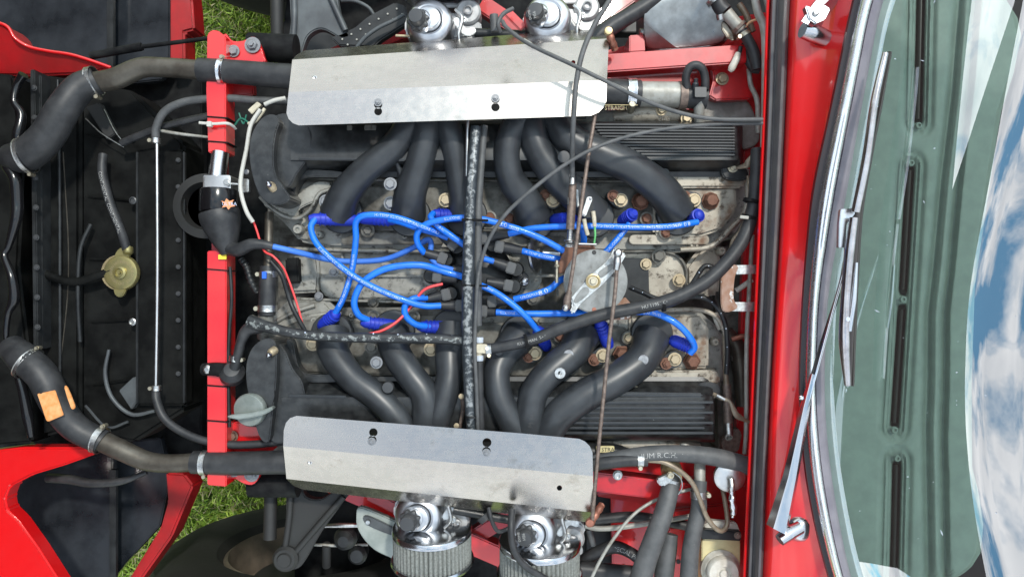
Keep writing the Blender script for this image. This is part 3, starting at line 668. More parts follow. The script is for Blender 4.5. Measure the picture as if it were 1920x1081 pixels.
prism('front_flange',smooth_out([(536,640),(548,640),(560,690),(586,702),(640,702),(640,714),(576,716),(548,700)],3),-74,-98,M['black_crackle'],cl_,3)
lathe('domed_nut',(508,348,-16),[(8,-10),(8,0),(6,5),(0,7)],M['bolt_tan'],cu_,axis=(-.5,.8,1),seg=14); lathe('domed_nut',(505,346,-8),[(5.5,0),(5,4),(3,7),(0,8)],M['chrome'],cu_,axis=(-.2,.2,1),seg=14)
lathe('domed_nut',(509,660,-16),[(8,-10),(8,0),(6,5),(0,7)],M['bolt_tan'],cl_,axis=(-.5,-.5,1),seg=14); lathe('domed_nut',(505,666,-8),[(5.5,0),(5,4),(3,7),(0,8)],M['chrome'],cl_,axis=(-.2,.2,1),seg=14)
lathe('side_nut',(464,323,-60),[(5,0),(5,6),(0,7)],M['bolt_grey'],cu_,seg=12)
# rear brass/oil pipe bank beyond the covers
prism('exhaust_side_casting',smooth_out([(1110,212),(1180,204),(1280,206),(1320,214),(1330,236),(1110,238)],3),-90,-200,M['cast_dark'],eng,6)
tube('exhaust_side_casting',[(1150,222,-100),(1215,212,-96),(1300,222,-98)],[12,20,14],M['cast_warm'],eng,12)
tube('exhaust_side_casting',[(1090,842,-120),(1150,832,-112),(1260,832,-112),(1310,838,-120)],[10,16,18,10],M['cast_warm'],eng,12)
for x,y in ((1287,222),(1240,206)): bolt(x,y,-76,8,M['bolt_tan'],eng)
flat_text('JA',1245,216,-76,9,0,M['cast_dark'],eng); flat_text('C4463',1245,224,-76,8,0,M['cast_dark'],eng)
for x,y,w1 in ((655,240,10),(690,240,14),(700,240,10)): box('casting_lug',x-w1/2,234,x+w1/2,246,-44,-70,M['cast_dark'],eng,2,1)
box('casting_lug',586,772,600,790,-70,-120,M['cast'],eng,3,2)
# ------------------------------------------------ head nuts and studs (parts of the engine)
for x,y in ((1331,377),(1296,676),(1165,663),(1200,378)): 
    lathe('head_nut',(x,y,-100),[(17,0),(17,5),(14.5,6),(13.5,14),(10,20),(0,22)],M['rust'],eng,seg=6 if x in(1296,1165) else 8)
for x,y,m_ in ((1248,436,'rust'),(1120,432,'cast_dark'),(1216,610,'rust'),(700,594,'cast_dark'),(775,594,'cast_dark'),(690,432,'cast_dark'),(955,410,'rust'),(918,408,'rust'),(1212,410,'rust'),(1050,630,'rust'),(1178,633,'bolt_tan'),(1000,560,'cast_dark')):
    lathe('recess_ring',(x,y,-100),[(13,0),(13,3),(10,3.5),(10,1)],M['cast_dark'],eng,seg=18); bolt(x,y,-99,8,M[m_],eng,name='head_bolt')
def lug(x,y,dx,dy,m1,m2,r1=9.5,r2=7.5):
    a=math.atan2(dy,dx); o=[]
    for s_,cx,cy,r in ((1,x+dx,y+dy,r1+6),(-1,x-dx,y-dy,r2+5)):
        for i in range(9):
            t=a+(-math.pi/2+math.pi*i/8 if s_==1 else math.pi/2+math.pi*i/8); o.append((cx+r*math.cos(t),cy+r*math.sin(t)))
    prism('manifold_lug',o,-74,-108,M['black_satin'],eng,2)
    bolt(x+dx,y+dy,-72,r1,M[m1],eng); bolt(x-dx,y-dy,-73,r2,M[m2],eng,kind='nut')
lug(1030,371,7,5,'bolt_tan','rust'); lug(1157,371,7,4,'bolt_tan','rust'); lug(1293,372,8,3,'bolt_tan','rust')
lug(997,665,6,-3,'bolt_tan','rust'); lug(1122,670,8,-4,'bolt_tan','rust'); lug(1257,677,8,-4,'bolt_tan','rust')
for x,y,m_ in ((612,378,'bolt_grey'),(733,381,'bolt_grey'),(836,375,'bolt_tan'),(855,381,'bolt_grey'),(697,649,'cast_dark'),(808,654,'bolt_tan'),(587,644,'bolt_tan')): bolt(x,y,-70,10,M[m_],eng)
# ------------------------------------------------ inlet pipes
def pipe(grp,pts,r,end): return tube('pipe',pts,r,M['black_satin'],grp,22,9)
g1=thing('inlet_manifold','three black cast inlet pipes emerging under left end of upper heat shield','inlet manifold',760,300,-60)
pipe(g1,[(632,398,-84),(648,362,-58),(686,318,-40),(735,278,-34),(762,238,-34),(772,190,-40)],[33,29,26,26,25,25],0)
pipe(g1,[(765,400,-84),(770,360,-58),(786,310,-42),(798,262,-36),(800,225,-36),(798,180,-42)],[34,30,27,27,28,28],0)
pipe(g1,[(872,402,-84),(866,360,-62),(858,315,-48),(850,270,-40),(838,228,-38),(826,180,-42)],[32,26,24,25,25,25],0)
tube('web',[(742,300,-50),(752,330,-60),(744,372,-82)],[6,7,7],M['black_satin'],g1,10)
g2=thing('inlet_manifold','three black cast inlet pipes fanning rearward below right end of upper heat shield','inlet manifold',1040,300,-60)
pipe(g2,[(1000,408,-88),(985,375,-66),(958,335,-46),(950,290,-36),(958,250,-34),(978,215,-38)],[36,30,26,25,25,26],0)
pipe(g2,[(1110,402,-88),(1085,372,-66),(1044,332,-46),(1014,290,-38),(1000,250,-36),(1000,215,-40)],[36,32,30,28,27,26],0)
pipe(g2,[(1272,398,-88),(1240,356,-62),(1188,316,-42),(1130,290,-34),(1070,262,-34),(1038,215,-40)],[34,32,31,31,30,28],0)
g3=thing('inlet_manifold','three black cast inlet pipes converging above left end of lower heat shield','inlet manifold',760,720,-60)
pipe(g3,[(622,626,-86),(628,664,-62),(660,708,-44),(708,745,-36),(745,785,-36),(765,830,-42)],[33,29,26,26,26,26],0)
pipe(g3,[(735,622,-86),(742,660,-60),(768,700,-42),(795,738,-36),(800,780,-36),(798,830,-42)],[33,28,27,27,27,27],0)
pipe(g3,[(846,618,-86),(842,660,-58),(842,705,-44),(834,742,-38),(822,780,-36),(810,830,-42)],[33,27,25,25,25,26],0)
g4=thing('inlet_manifold','three black cast inlet pipes sweeping rearward above right end of lower heat shield','inlet manifold',1060,720,-60)
pipe(g4,[(975,632,-90),(948,660,-62),(931,695,-44),(935,740,-36),(955,785,-36),(975,830,-42)],[35,28,26,26,26,26],0)
pipe(g4,[(1094,624,-90),(1074,660,-60),(1030,698,-42),(1002,735,-36),(993,780,-36),(992,830,-42)],[34,30,28,27,27,27],0)
pipe(g4,[(1222,630,-90),(1205,672,-60),(1155,710,-42),(1095,742,-36),(1045,782,-36),(1020,830,-42)],[34,31,31,31,30,28],0)
for g_,x,y,r,z in ((g2,1057,294,11,-8),(g4,935,658,8,-28),(g4,1066,664,9,-28),(g4,1206,674,9.5,-26),(g3,727,726,10,-14)): lathe('core_plug',(x,y,z),[(r+1,-10),(r+1,0),(r,2),(0,2.5)],M['bolt_black'] if x in(1057,935,727) else M['bolt_grey'],g_,seg=22)
lathe('vacuum_stub',(1050,699,-14),[(11,-12),(11,0),(10,1),(4,1),(3.5,-4),(0,-4)],M['zinc'],g4,seg=20)
for g_,x,y,r in ((g1,732,345,11),(g3,706,679,10.5)): bolt(x,y,-34,r*.82,M['bolt_grey'],g_,kind='hex'); 
flat_text('U',792,252,-8,15,-70,M['bolt_black'],g1); flat_text('M H',996,790,-8,15,80,M['bolt_black'],g4)
# port flanges
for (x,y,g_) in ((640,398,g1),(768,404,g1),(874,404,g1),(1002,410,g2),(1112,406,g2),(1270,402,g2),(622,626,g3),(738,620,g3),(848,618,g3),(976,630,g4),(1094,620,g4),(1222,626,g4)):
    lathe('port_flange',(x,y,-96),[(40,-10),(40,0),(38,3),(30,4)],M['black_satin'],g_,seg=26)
# ------------------------------------------------ distributor
ds=thing('distributor','black distributor cap bristling with angled lead boots in centre of the vee','distributor',890,520,-80)
lathe('cap',(892,520,-90),[(72,-60),(72,-20),(68,-8),(58,0),(40,6),(20,8),(0,9)],M['black_paint'],ds,seg=40)
lathe('body',(892,520,-150),[(80,-40),(80,0),(74,6)],M['cast'],ds,seg=32)
prism('mounting_ear',smooth_out([(960,512),(975,505),(990,515),(992,532),(978,542),(960,536)],3),-100,-118,M['black_paint'],ds,2)
lathe('domed_nut',(983,527,-98),[(7.5,0),(7.5,4),(4,6),(2,3),(0,3)],M['chrome_soft'],ds,seg=18)
heads=[((850,458),(822,435),44),((829,484),(796,474),22),((819,518),(858,523),4),((836,552),(798,561),-12),((862,573),(823,572),0),((936,462),(980,470),8),((958,502),(920,489),16),((953,535),(912,528),10),((922,565),(966,561),-5),((905,446),(954,438),-10),((905,583),(930,585),2),((880,507),(848,505),2)]
for (hx,hy),(bx,by),a in heads:
    q=R(a); d=(math.cos(q),math.sin(q)); n_=(-d[1],d[0]); w1,h1=8.5,11
    o=[(hx+d[0]*w1*i+n_[0]*h1*j,hy+d[1]*w1*i+n_[1]*h1*j) for i,j in ((-1,-1),(1,-1),(1,1),(-1,1))]
    hd=prism('lead_tower',o,-44,-84,M['rubber_grey'],ds,2)
    tube('tower_boot',[(hx,hy,-60),((hx+bx)/2,(hy+by)/2,-58),(bx,by,-54)],[11,10,8],M['rubber'],ds,14)
    lathe('tower_base',(hx+ (hx-bx)*.25,hy+(hy-by)*.25,-84),[(15,-20),(15,6),(12,14),(0,14)],M['black_paint'],ds,seg=20)
# vacuum unit beside the distributor
vu=thing('vacuum_capsule','round tarnished metal vacuum capsule seen edge-on right of the distributor','vacuum capsule',1000,480,-80)
lathe('canister',(1002,478,-95),[(0,-6),(30,-5),(34,-1),(34,3),(28,7),(12,9),(12,14),(0,14)],M['zinc'],vu,axis=(1,.1,.35),seg=30)
tube('stub',[(1018,475,-80),(1050,476,-76)],[7,5],M['zinc'],vu,12)

for (a,b) in (((640,470),(650,556)),((596,486),(596,548)),((740,478),(740,506)),((1042,480),(1046,556))): bar('cast_bead',(a[0],a[1],-140),(b[0],b[1],-140),4,8,M['cast'],eng,1.5)
for x,y,r_ in ((560,430,9),(600,440,6),(560,345,9),(520,392,6),(545,620,8),(590,600,6),(1300,460,8),(1352,470,7),(1300,600,6),(1340,640,7),(1335,700,9),(1240,340,7),(1330,340,6),(660,590,5),(900,444,6),(760,444,5),(1100,444,6),(1140,600,6)):
    lathe('cast_boss',(x,y,-120),[(r_+2,-10),(r_+1,6),(r_-1,9),(r_*.4,9),(r_*.35,5),(0,5)],M['cast' if x<1000 else 'cast_warm'],eng,seg=18)
tube('cast_rib',[(545,346,-106),(575,330,-104),(640,336,-104),(1190,340,-104)],3.5,M['cast_dark'],eng,8)
tube('cast_rib',[(545,712,-106),(640,716,-106),(1180,720,-104)],3.5,M['cast_dark'],eng,8)
# ================================================================ HEAT SHIELDS
def zup(x,y):
    yf1=112+(72-112)*(x-548)/594; yf2=173+(150-173)*(x-541)/597
    if y>=yf2: return 34+(y-yf2)*.05
    if y>=yf1: return 34-(yf2-y)*.84
    return 34-(yf2-yf1)*.84-(yf1-y)*2.1
ul=lambda x:173+(150-173)*(x-541)/597
ut_=lambda x:112+(72-112)*(x-548)/594
hs=sheet('heat_shield',[
 [(548,ut_(548)),(556,103),(570,95),(600,92.5),(1121,53),(1134,58),(1142,ut_(1142))],
 [(548,ut_(548)),(1142,ut_(1142)),(1138,ul(1138)),(541,ul(541))],
 [(541,ul(541)),(1138,ul(1138)),(1137,190),(1131,202),(1122,211),(1108,217),(900,224),(560,235),(549,231),(541,223),(537,212)]],
 [(709,196,8),(709,209,7.5),(929,186,8),(929,201,8),(1075,117,4)],zup,2.2,M['shield'])
tag(hs,'upper folded bare aluminium heat shield with one cable lying across its right end','heat shield','folded aluminium heat shields')
def zlo(x,y):
    f1=836+(892-836)*(x-531)/581; f2=897+(960-897)*(x-537)/575
    if y<=f1: return 34+(f1-y)*.05
    if y<=f2: return 34-(y-f1)*.84
    return 34-(f2-f1)*.84-(y-f2)*2.1
l1=lambda x:836+(892-836)*(x-531)/581
l2=lambda x:897+(960-897)*(x-537)/575
hl=sheet('heat_shield',[
 [(531,l1(531)),(532,806),(536,792),(544,783),(556,779),(980,812),(1086,822),(1097,827),(1106,836),(1111,848),(1112,l1(1112))],
 [(531,l1(531)),(1112,l1(1112)),(1112,l2(1112)),(537,l2(537))],
 [(537,l2(537)),(1112,l2(1112)),(1110,973),(1101,978),(980,966),(568,917),(550,910)]],
 [(700,810,8),(698,824,8),(913,829,8.5),(912,845,8),(1049,914,5)],zlo,2.2,M['shield'])
tag(hl,'lower folded bare aluminium heat shield above the two round air filters','heat shield','folded aluminium heat shields')
for par,x,y,z,dx,dy in ((hs,709,192,36,0,0),(hs,929,184,36,0,0),(hl,697,827,37,0,0),(hl,912,848,36,0,0)):
    b_=bolt(x,y,z-1,5.2,M['bolt_grey'],par,kind='nut',name='fixing_nut')
for par,x,y in ((hs,590,146),(hl,581,866)): lathe('pop_rivet',(x,y,zup(x,y) if par is hs else zlo(x,y)),[(4.5,-1),(4.5,.5),(3,1.6),(1,1),(0,.6)],M['alu'],par,seg=14)
# ================================================================ AIR DUCT HOSES
def hose(label,cat,group,pts,r,m='rubber',clamps=(),name='rubber_hose',seg=18,ribs=None,n=7):
    o=tube(name,pts,r,M[m],None,seg,n,ribs); tag(o,label,cat,group)
    for c in clamps: clamp(o,*c[:4],**(c[4] if len(c)>4 else {}))
    return o
def zof(*a): return a
hose('thick black top hose bending away from the radiator at upper left','hose','coolant hoses',[(22,296,-70),(50,290,-52),(88,255,-42),(118,205,-42),(150,165,-52),(182,152,-60)],[26,31,30,29,27,25],'rubber',[((176,153,-60),(1,-.25,0),26,11,dict(side=1)),((48,292,-52),(1,-.3,0),32,8,dict(side=1))],name='coolant_hose',seg=24)
o=hose('curved metal coolant pipe crossing the red crossmember near top left corner','coolant pipe','metal coolant pipes',[(180,154,-60),(215,148,-58),(262,128,-56),(300,126,-56),(385,132,-56)],[19,20,19,18,18],'old_pipe',name='coolant_pipe',seg=22)
o=hose('thick black hose running under left end of the upper heat shield','hose','coolant hoses',[(374,131,-50),(440,135,-48),(520,142,-46),(600,148,-46)],[22,22,23,24],'rubber',[((418,134,-49),(1,.06,0),22.5,11,dict(side=-1,up=.2,mat=M['chrome_soft']))],name='coolant_hose',seg=24)
hose('thick black lower hose rising from the radiator bottom at lower left','hose','coolant hoses',[(20,650,-70),(45,672,-54),(80,705,-46),(105,755,-46),(140,800,-54),(192,828,-62)],[24,29,28,27,25,23],'rubber',[((186,824,-61),(1,.35,0),24,11,dict(side=-1)),((52,680,-54),(1,.7,0),30,8,dict(side=-1))],name='coolant_hose',seg=24)
hose('curved metal coolant pipe crossing below the red crossmember near bottom left','coolant pipe','metal coolant pipes',[(190,826,-62),(225,842,-60),(270,862,-58),(310,868,-56),(368,866,-56)],[19,19,18,17,17],'old_pipe',name='coolant_pipe',seg=22)
hose('thick black hose running under left end of the lower heat shield','hose','coolant hoses',[(362,866,-50),(440,868,-48),(520,866,-46),(600,866,-46)],[21,22,22,23],'rubber',[((384,867,-49),(1,.02,0),21.5,10,dict(side=1))],name='coolant_hose',seg=24)
# ================================================================ FRONT
bon=thing('bonnet','open red bonnet with black splash panels behind its curved flange','bonnet',120,540,-200)
prism('inner_flange',[(-60,30),(0,42),(16,55),(28,72),(55,88),(90,96),(130,102),(165,112),(210,128),(160,138),(60,142),(-60,140)],lambda x,y:-120-max(0,(y-60))*.5,-185,M['red_shaded'],bon,4)
tube('lip_edge',[(-40,34,-118),(10,48,-118),(28,72,-120),(55,88,-130),(90,96,-134),(130,102,-138),(165,112,-142),(208,127,-148)],3.2,M['red'],bon,10)
prism('inner_flange',[(-60,850),(40,838),(180,838),(176,852),(120,872),(60,890),(18,912),(9,935),(13,955),(34,975),(70,1025),(118,1100),(-60,1100)],lambda x,y:-130,-165,M['red'],bon,4)
prism('splash_panel',[(-60,-60),(206,-60),(206,150),(100,170),(-60,150)],-330,-350,M['splash'],bon,3)
prism('splash_panel',[(206,-60),(318,-60),(318,120),(300,150),(206,160)],-360,-380,M['splash'],bon,3)
prism('splash_panel',[(-60,830),(210,830),(212,1160),(-60,1160)],-330,-350,M['splash'],bon,3)
prism('splash_panel',[(212,830),(300,820),(318,900),(300,985),(240,1050),(212,1085)],-366,-386,M['splash'],bon,3)
box('panel_seam',200,-60,212,140,-322,-332,M['black_paint'],bon,2,2); box('panel_seam',205,880,217,1160,-322,-332,M['black_paint'],bon,2,2)
prism('wing_edge',[(318,-60),(352,-60),(360,0),(364,55),(345,60),(346,112),(318,118)],-340,-400,M['red_shaded'],bon,5)
prism('wing_edge',[(310,885),(345,888),(362,910),(322,1006),(255,1100),(232,1100),(300,990),(314,940)],-340,-400,M['red_shaded'],bon,5)
V=[];F=[];ny,nz=24,14
for lay in (0,1):
    for i in range(nz+1):
        for j in range(ny+1):
            v=j/ny*2-1; t=i/nz; V.append((-1.02-.10*t-.10*(1-v*v)*(1-.5*t)-.02*lay,v*(.90+.08*t),-.22+1.64*t))
m_=ny+1; o_=(nz+1)*m_
for i in range(nz):
    for j in range(ny):
        a=i*m_+j; F.append([a,a+1,a+m_+1,a+m_]); F.append([o_+a,o_+a+m_,o_+a+m_+1,o_+a+1])
for j in range(ny): F.append([j,o_+j,o_+j+1,j+1]); a=nz*m_+j; F.append([a,a+1,o_+a+1,o_+a])
for i in range(nz): a=i*m_; F.append([a,a+m_,o_+a+m_,o_+a]); a+=ny; F.append([a,o_+a,o_+a+m_,a+m_])
mk('raised_shell',V,F,M['red_dark'],bon,50)
# top strut
st=tube('bonnet_strut',[(170,105,-150),(262,88,-150),(264,88,-150),(390,72,-150)],[7,8,4,4],M['black_matt'],None,12); tag(st,'thin black gas strut lying across the upper left splash panel','bonnet strut')
o=tube('drain_tube',[(90,895,-200),(130,898,-190),(170,905,-185),(225,902,-185),(275,885,-190)],[9,9,8,7,4],M['rubber'],None,12); tag(o,'limp black drain tube over lower left splash panel','tube')
rad=thing('radiator','matt black radiator with brass-coloured filler cap and dark fan shroud','radiator',200,510,-90)
prism('header_tank',[(72,138),(150,150),(150,800),(78,820)],-140,-260,M['rad_black'],rad,8)
prism('fan_shroud',[(150,150),(250,170),(345,268),(348,768),(250,830),(150,810)],-150,-250,M['rad_black'],rad,8)
bar('front_flange',(60,130,-96),(66,655,-96),9,60,M['black_paint'],rad,2)
bar('front_flange',(74,140,-110),(76,650,-110),6,50,M['black_paint'],rad,2)
prism('shroud_panel',[(255,280),(345,280),(347,760),(255,760)],-128,-160,M['rad_black'],rad,5)
lathe('filler_neck',(229,511,-128),[(33,0),(33,12)],M['brass'],rad,seg=30)
cap=lathe('filler_cap',(228,511,-116),[(33,-4),(33,2),(31,5),(26,6),(12,6),(12,9),(8,10),(7,6),(3,6),(2,10),(0,10)],M['gold_cap'],rad,seg=36,wob=lambda a,h:1.0)
prism('cap_ear',smooth_out([(214,482),(222,466),(238,464),(242,478),(234,488)],3),-112,-120,M['gold_cap'],cap,2)
prism('cap_ear',smooth_out([(212,538),(216,554),(228,556),(236,540),(224,534)],3),-112,-120,M['gold_cap'],cap,2)
ring_text('REMOVE SLOWLY  DO NOT OPEN HOT',228,511,-109.3,20.5,7.4,M['brass'],cap,a0=100)
for x,y in ((250,376),(249,603)): lathe('blank_nut',(x,y,-127),[(7,0),(7,3),(5,4),(4.5,1),(0,1)],M['bolt_black'] if y<400 else M['zinc'],rad,seg=16)
for pts in ([(190,330,-120),(205,420,-120)],):
    pass
tube('fan_blade_edge',[(135,290,-190),(150,340,-196),(184,386,-200)],2.6,M['grey_pipe'],rad,6)
tube('core_edge',[(118,284,-140),(122,350,-140),(128,460,-140),(126,560,-140),(112,690,-140)],1.0,M['old_pipe'],rad,6)
tube('fan_cowl_rim',[(204,655,-134),(197,700,-132),(210,745,-132),(246,776,-132),(290,770,-132)],[3,4,4,4,3],M['suspension'],rad,8)
prism('fan_blade',[(222,732),(250,706),(284,712),(246,768)],-133,-150,M['suspension'],rad,2)
prism('fan_blade',[(160,200),(185,192),(216,250),(200,262)],-133,-150,M['suspension_dark'],rad,2)
tube('stay_wire',[(160,222,-120),(190,250,-120),(232,276,-122)],1.0,M['zinc'],rad,6)
tube('stay_wire',[(195,205,-120),(215,245,-120),(236,272,-122)],.9,M['zinc'],rad,6)
for i in range(9): bolt(64+i*.8,165+i*56,-92,4.2,M['bolt_black'],rad)
for i in range(5): bar('shroud_rib',(160+i*3,250+i*118,-146),(250,262+i*112,-140),5,8,M['rad_black'],rad,2)
bar('shroud_lip',(256,284,-124),(256,756,-124),4,10,M['black_paint'],rad,1.5); bar('shroud_lip',(344,284,-124),(344,756,-124),4,10,M['black_paint'],rad,1.5)
for y0 in range(300,750,50): bolt(334,y0,-124,3.4,M['bolt_black'],rad)
tube('tank_seam',[(108,150,-136),(112,400,-134),(112,790,-136)],3,M['black_paint'],rad,8)
tube('shroud_pipe',[(150,640,-130),(146,560,-124),(150,470,-124),(170,420,-130)],4,M['black_paint'],rad,8)
tube('fan_blade_edge',[(160,760,-140),(200,800,-136),(240,790,-136)],2.4,M['suspension'],rad,6)
# crinkled gloss seal along nose
pts=[(44,140,-60),(32,160,-66),(26,190,-62),(40,215,-64),(34,250,-60),(28,285,-66),(12,305,-62),(28,335,-60),(32,380,-62),(30,410,-60),(16,460,-66),(8,480,-64),(22,520,-58),(26,560,-62),(14,590,-64),(12,640,-66),(30,690,-62),(42,730,-60),(52,780,-62),(58,818,-66)]
o=tube('nose_seal',pts,[9,7,6,8,10,7,10,11,11,10,6,6,8,10,6,5,8,8,10,6],M['seal_gloss'],None,10); tag(o,'wavy glossy black rubber seal beside the radiator at far left edge','rubber seal')
prism('nose_panel',[(-60,130),(24,140),(44,300),(34,500),(52,650),(60,830),(-60,840)],-130,-200,M['rad_black'],bon,6)
lb=thing('stone_guard_clip','pale orange rectangular sticker lying on the lower radiator hose','sticker',98,760,-14)
prism('label_face',[(69,738),(102,731),(118,778),(90,790),(86,788)],-16,-19,M['orange_label'],lb,1)
o=prism('orange_strip',smooth_out([(120,727),(125,726),(139,760),(137,766),(132,764)],2),-24,-28,M['orange_label'],None,1); tag(o,'narrow orange marker strip right of the orange sticker at lower left','marker')
hose('black hose printed with pale lettering leading down to the brass filler cap','hose','small front hoses',[(193,290,-122),(192,325,-112),(206,380,-104),(226,430,-104),(238,468,-112)],8.2,'rubber',name='overflow_hose',seg=14)
ov=bpy.data.objects['overflow_hose']; tube_text('CONTINENTAL  CONTINENTAL',[(193,290,-122),(192,325,-112),(206,380,-104),(226,430,-104),(238,468,-112)],8.2,40,9,M['print_grey'],ov)
lathe('hose_tail',(240,470,-112),[(9,-6),(9,4),(7,6),(0,7)],M['gold_cap'],ov,axis=(.2,-1,.4),seg=14)
hose('faint black hose looping left from the brass filler cap','hose','small front hoses',[(66,502,-130),(100,520,-126),(140,528,-122),(180,518,-118),(212,506,-118)],8,'rad_black',name='overflow_hose',seg=12)
bp=thing('bleed_pipe','thin straight steel bleed pipe running down in front of the red crossmember','pipe',294,500,-70)
tube('straight_section',[(294,262,-74),(295,500,-72),(292,728,-74)],3.4,M['alu'],bp,10)
a1=tube('bleed_hose',[(292,262,-76),(293,238,-72),(310,208,-66),(350,190,-62),(420,184,-60),(480,188,-60),(560,190,-62)],7.2,M['rubber_grey'],None,14); tag(a1,'slim black hose arching over the crossmember towards upper heat shield','hose','bleed hoses')
clamp(a1,(292,264,-75),(0,1,0),8,9,side=1); 
a2=tube('bleed_hose',[(292,726,-76),(294,752,-70),(312,788,-64),(360,818,-60),(420,832,-58),(480,832,-58),(560,824,-60)],7.6,M['rubber'],None,14); tag(a2,'slim black hose curving under the crossmember towards lower heat shield','hose','bleed hoses')
clamp(a2,(293,727,-75),(0,1,0),8,9,side=1)
hose('short black lettered hose stub left of the crossmember top','hose','small front hoses',[(228,268,-110),(262,254,-100),(305,238,-92),(350,226,-90),(398,216,-90)],7,'rubber',name='overflow_hose',seg=12)
o=tube('steel_link',[(290,243,-84),(345,252,-84),(440,262,-92)],[3,3,2],M['grey_pipe'],None,8); tag(o,'short pale steel link just left of the crossmember','link')
# crossmember
cm=thing('front_crossmember','bright red square front crossmember standing across the nose of the engine','frame crossmember',406,560,-45)
prism('beam',[(388,64),(396,56),(408,57),(423,68),(423,286),(390,286),(386,170)],-45,-92,M['red'],cm,2)
prism('beam',[(388,470),(424,470),(424,912),(388,909)],-45,-92,M['red'],cm,2)
prism('beam_core',[(396,285),(420,285),(420,471),(396,471)],-88,-112,M['red_shaded'],cm,2)
prism('end_bracket',smooth_out([(420,62),(434,76),(456,76),(474,68),(486,80),(494,104),(492,118),(420,118)],3),-72,-84,M['red'],cm,2)
prism('end_bracket',smooth_out([(420,872),(488,872),(486,892),(474,908),(456,906),(436,896),(420,904)],3),-72,-84,M['red'],cm,2)
prism('inner_bracket',smooth_out([(420,800),(450,790),(486,794),(512,810),(520,836),(490,850),(420,846)],3),-80,-100,M['red'],cm,3)
prism('inner_bracket',[(424,138),(474,140),(476,178),(424,182)],-84,-100,M['red_shaded'],cm,3)
for x,y,r in ((438,96,8.5),(438,883,8)): bolt(x,y,-70,r,M['bolt_grey'],cm)
for x,y,r in ((474,85,10),(472,888,9.5)): bolt(x,y,-70,r,M['bolt_grey'],cm,kind='nut')
bolt(436,817,-78,8,M['rust_plate'],cm)
for y in (218,264,504,722,788): bar('cable_band',(387,y,-42),(427,y+3,-42),2.4,50,M['black_matt'],cm,.6)
for y0 in (): pass
wt_=tube('wire_loom',[(431,500,-50),(434,560,-48),(430,620,-50),(428,690,-50),(430,800,-54)],3.4,M['black_paint'],None,8); tag(wt_,'thin black taped wiring running down the side of red crossmember','wiring')
zt=thing('cable_tie','long white plastic cable tie wrapped round the crossmember','cable tie',410,232,-35)
tube('strap',[(373,230,-34),(400,232,-33),(425,231,-35),(436,236,-45),(442,242,-56)],2.6,M['white_wire'],zt,8,aspect=.5)
box('buckle',387,227,396,237,-29,-38,M['white_wire'],zt,1.5,1)
# torsion tubes etc
for nm,lb_,pts in (('anti_roll_bar','dark tube beside top red bracket ending near the wishbone',[(468,88,-118),(556,92,-118)]),('anti_roll_bar','dark tube beside bottom red bracket ending near the wishbone',[(470,905,-118),(560,905,-118)])):
    o=tube(nm,pts,[26,26],M['black_matt'],None,24); tag(o,lb_,'suspension tube','dark suspension tubes')
for lb_,pts in (('dark upright damper tube over the grass at top',[(518,-60,-160),(520,70,-170)]),('dark upright damper tube over the grass at bottom',[(508,900,-170),(506,1010,-160)])):
    o=tube('damper',pts,[12,12],M['suspension_dark'],None,16); tag(o,lb_,'damper','front dampers')
wbt=thing('wishbone','grey cast triangular wishbone arm above left end of upper heat shield','suspension arm',580,40,-150)
prism('arm_plate',smooth_out([(544,-80),(612,-80),(640,40),(656,66),(640,72),(622,62),(604,54),(588,58),(574,72),(560,110),(536,110),(545,40)],3),-150,-172,M['suspension'],wbt,5)
tube('arm_rib',[(600,-60,-148),(622,0,-146),(648,58,-146)],6,M['suspension'],wbt,10); tube('arm_rib',[(548,-60,-148),(552,30,-146),(546,110,-146)],6,M['suspension'],wbt,10)
wbb=thing('wishbone','grey cast triangular wishbone arm with ball end below left end of lower heat shield','suspension arm',580,960,-150)
prism('arm_plate',smooth_out([(538,895),(560,900),(572,930),(600,936),(630,920),(652,926),(640,945),(600,1000),(572,1050),(556,1066),(530,1066),(530,1030),(536,960)],3),-150,-172,M['suspension_dark'],wbb,5)
tube('arm_rib',[(544,900,-146),(543,960,-144),(534,1030,-148)],6,M['suspension_dark'],wbb,10); tube('arm_rib',[(644,930,-146),(600,980,-144),(552,1036,-148)],6,M['suspension_dark'],wbb,10)
lathe('ball_joint',(536,1046,-146),[(24,-20),(24,4),(19,10),(14,10),(12,14),(0,14)],M['suspension_dark'],wbb,seg=28)
# wheels
def wheel(yimg,side,label):
    z=GZ+.33/S; k=K(GZ); Y=-(yimg-540.5)*k*S; X=(590-960)*K(z)*S
    wh=bpy.data.objects.new('front_wheel',None); put(wh,(X,Y,GZ*S),body); tag(wh,label)
    c=Vector((X,Y,z*S)); s=-1 if side>0 else 1; V=[];F=[]; seg=64
    prof=[(.185,.02),(.20,.0),(.25,-.012),(.29,-.008),(.318,.01),(.33,.035),(.33,.16),(.318,.18),(.29,.198),(.2,.19)]
    def rev(prof,name,m,par):
        V=[];F=[]
        for r,h in prof:
            for i in range(seg):
                a=2*math.pi*i/seg; V.append(c+Vector((r*math.cos(a),s*h,r*math.sin(a))))
        for j in range(len(prof)-1):
            for i in range(seg): a=j*seg+i;b=j*seg+(i+1)%seg; F.append([a,b,b+seg,a+seg])
        return mk(name,V,F,m,par,30)
    rev(prof,'tyre',M['tyre'],wh); rev([(.19,.02),(.178,.012),(.172,.03),(.165,.09),(.12,.12),(.08,.10),(.0,.10)],'rim',M['rim'],wh)
    rev([(.13,.10),(.13,.07),(.06,.06),(.0,.05)],'brake_disc',M['suspension_dark'],wh)
wheel(935,1,'dark front wheel with brown rim in shade below the lower heat shield')
wheel(50,-1,'dark front tyre edge above grass at top of the engine bay')
hub=thing('steering_linkage','dark steering joint and track rod under the lower heat shield','steering',640,1010,-300)
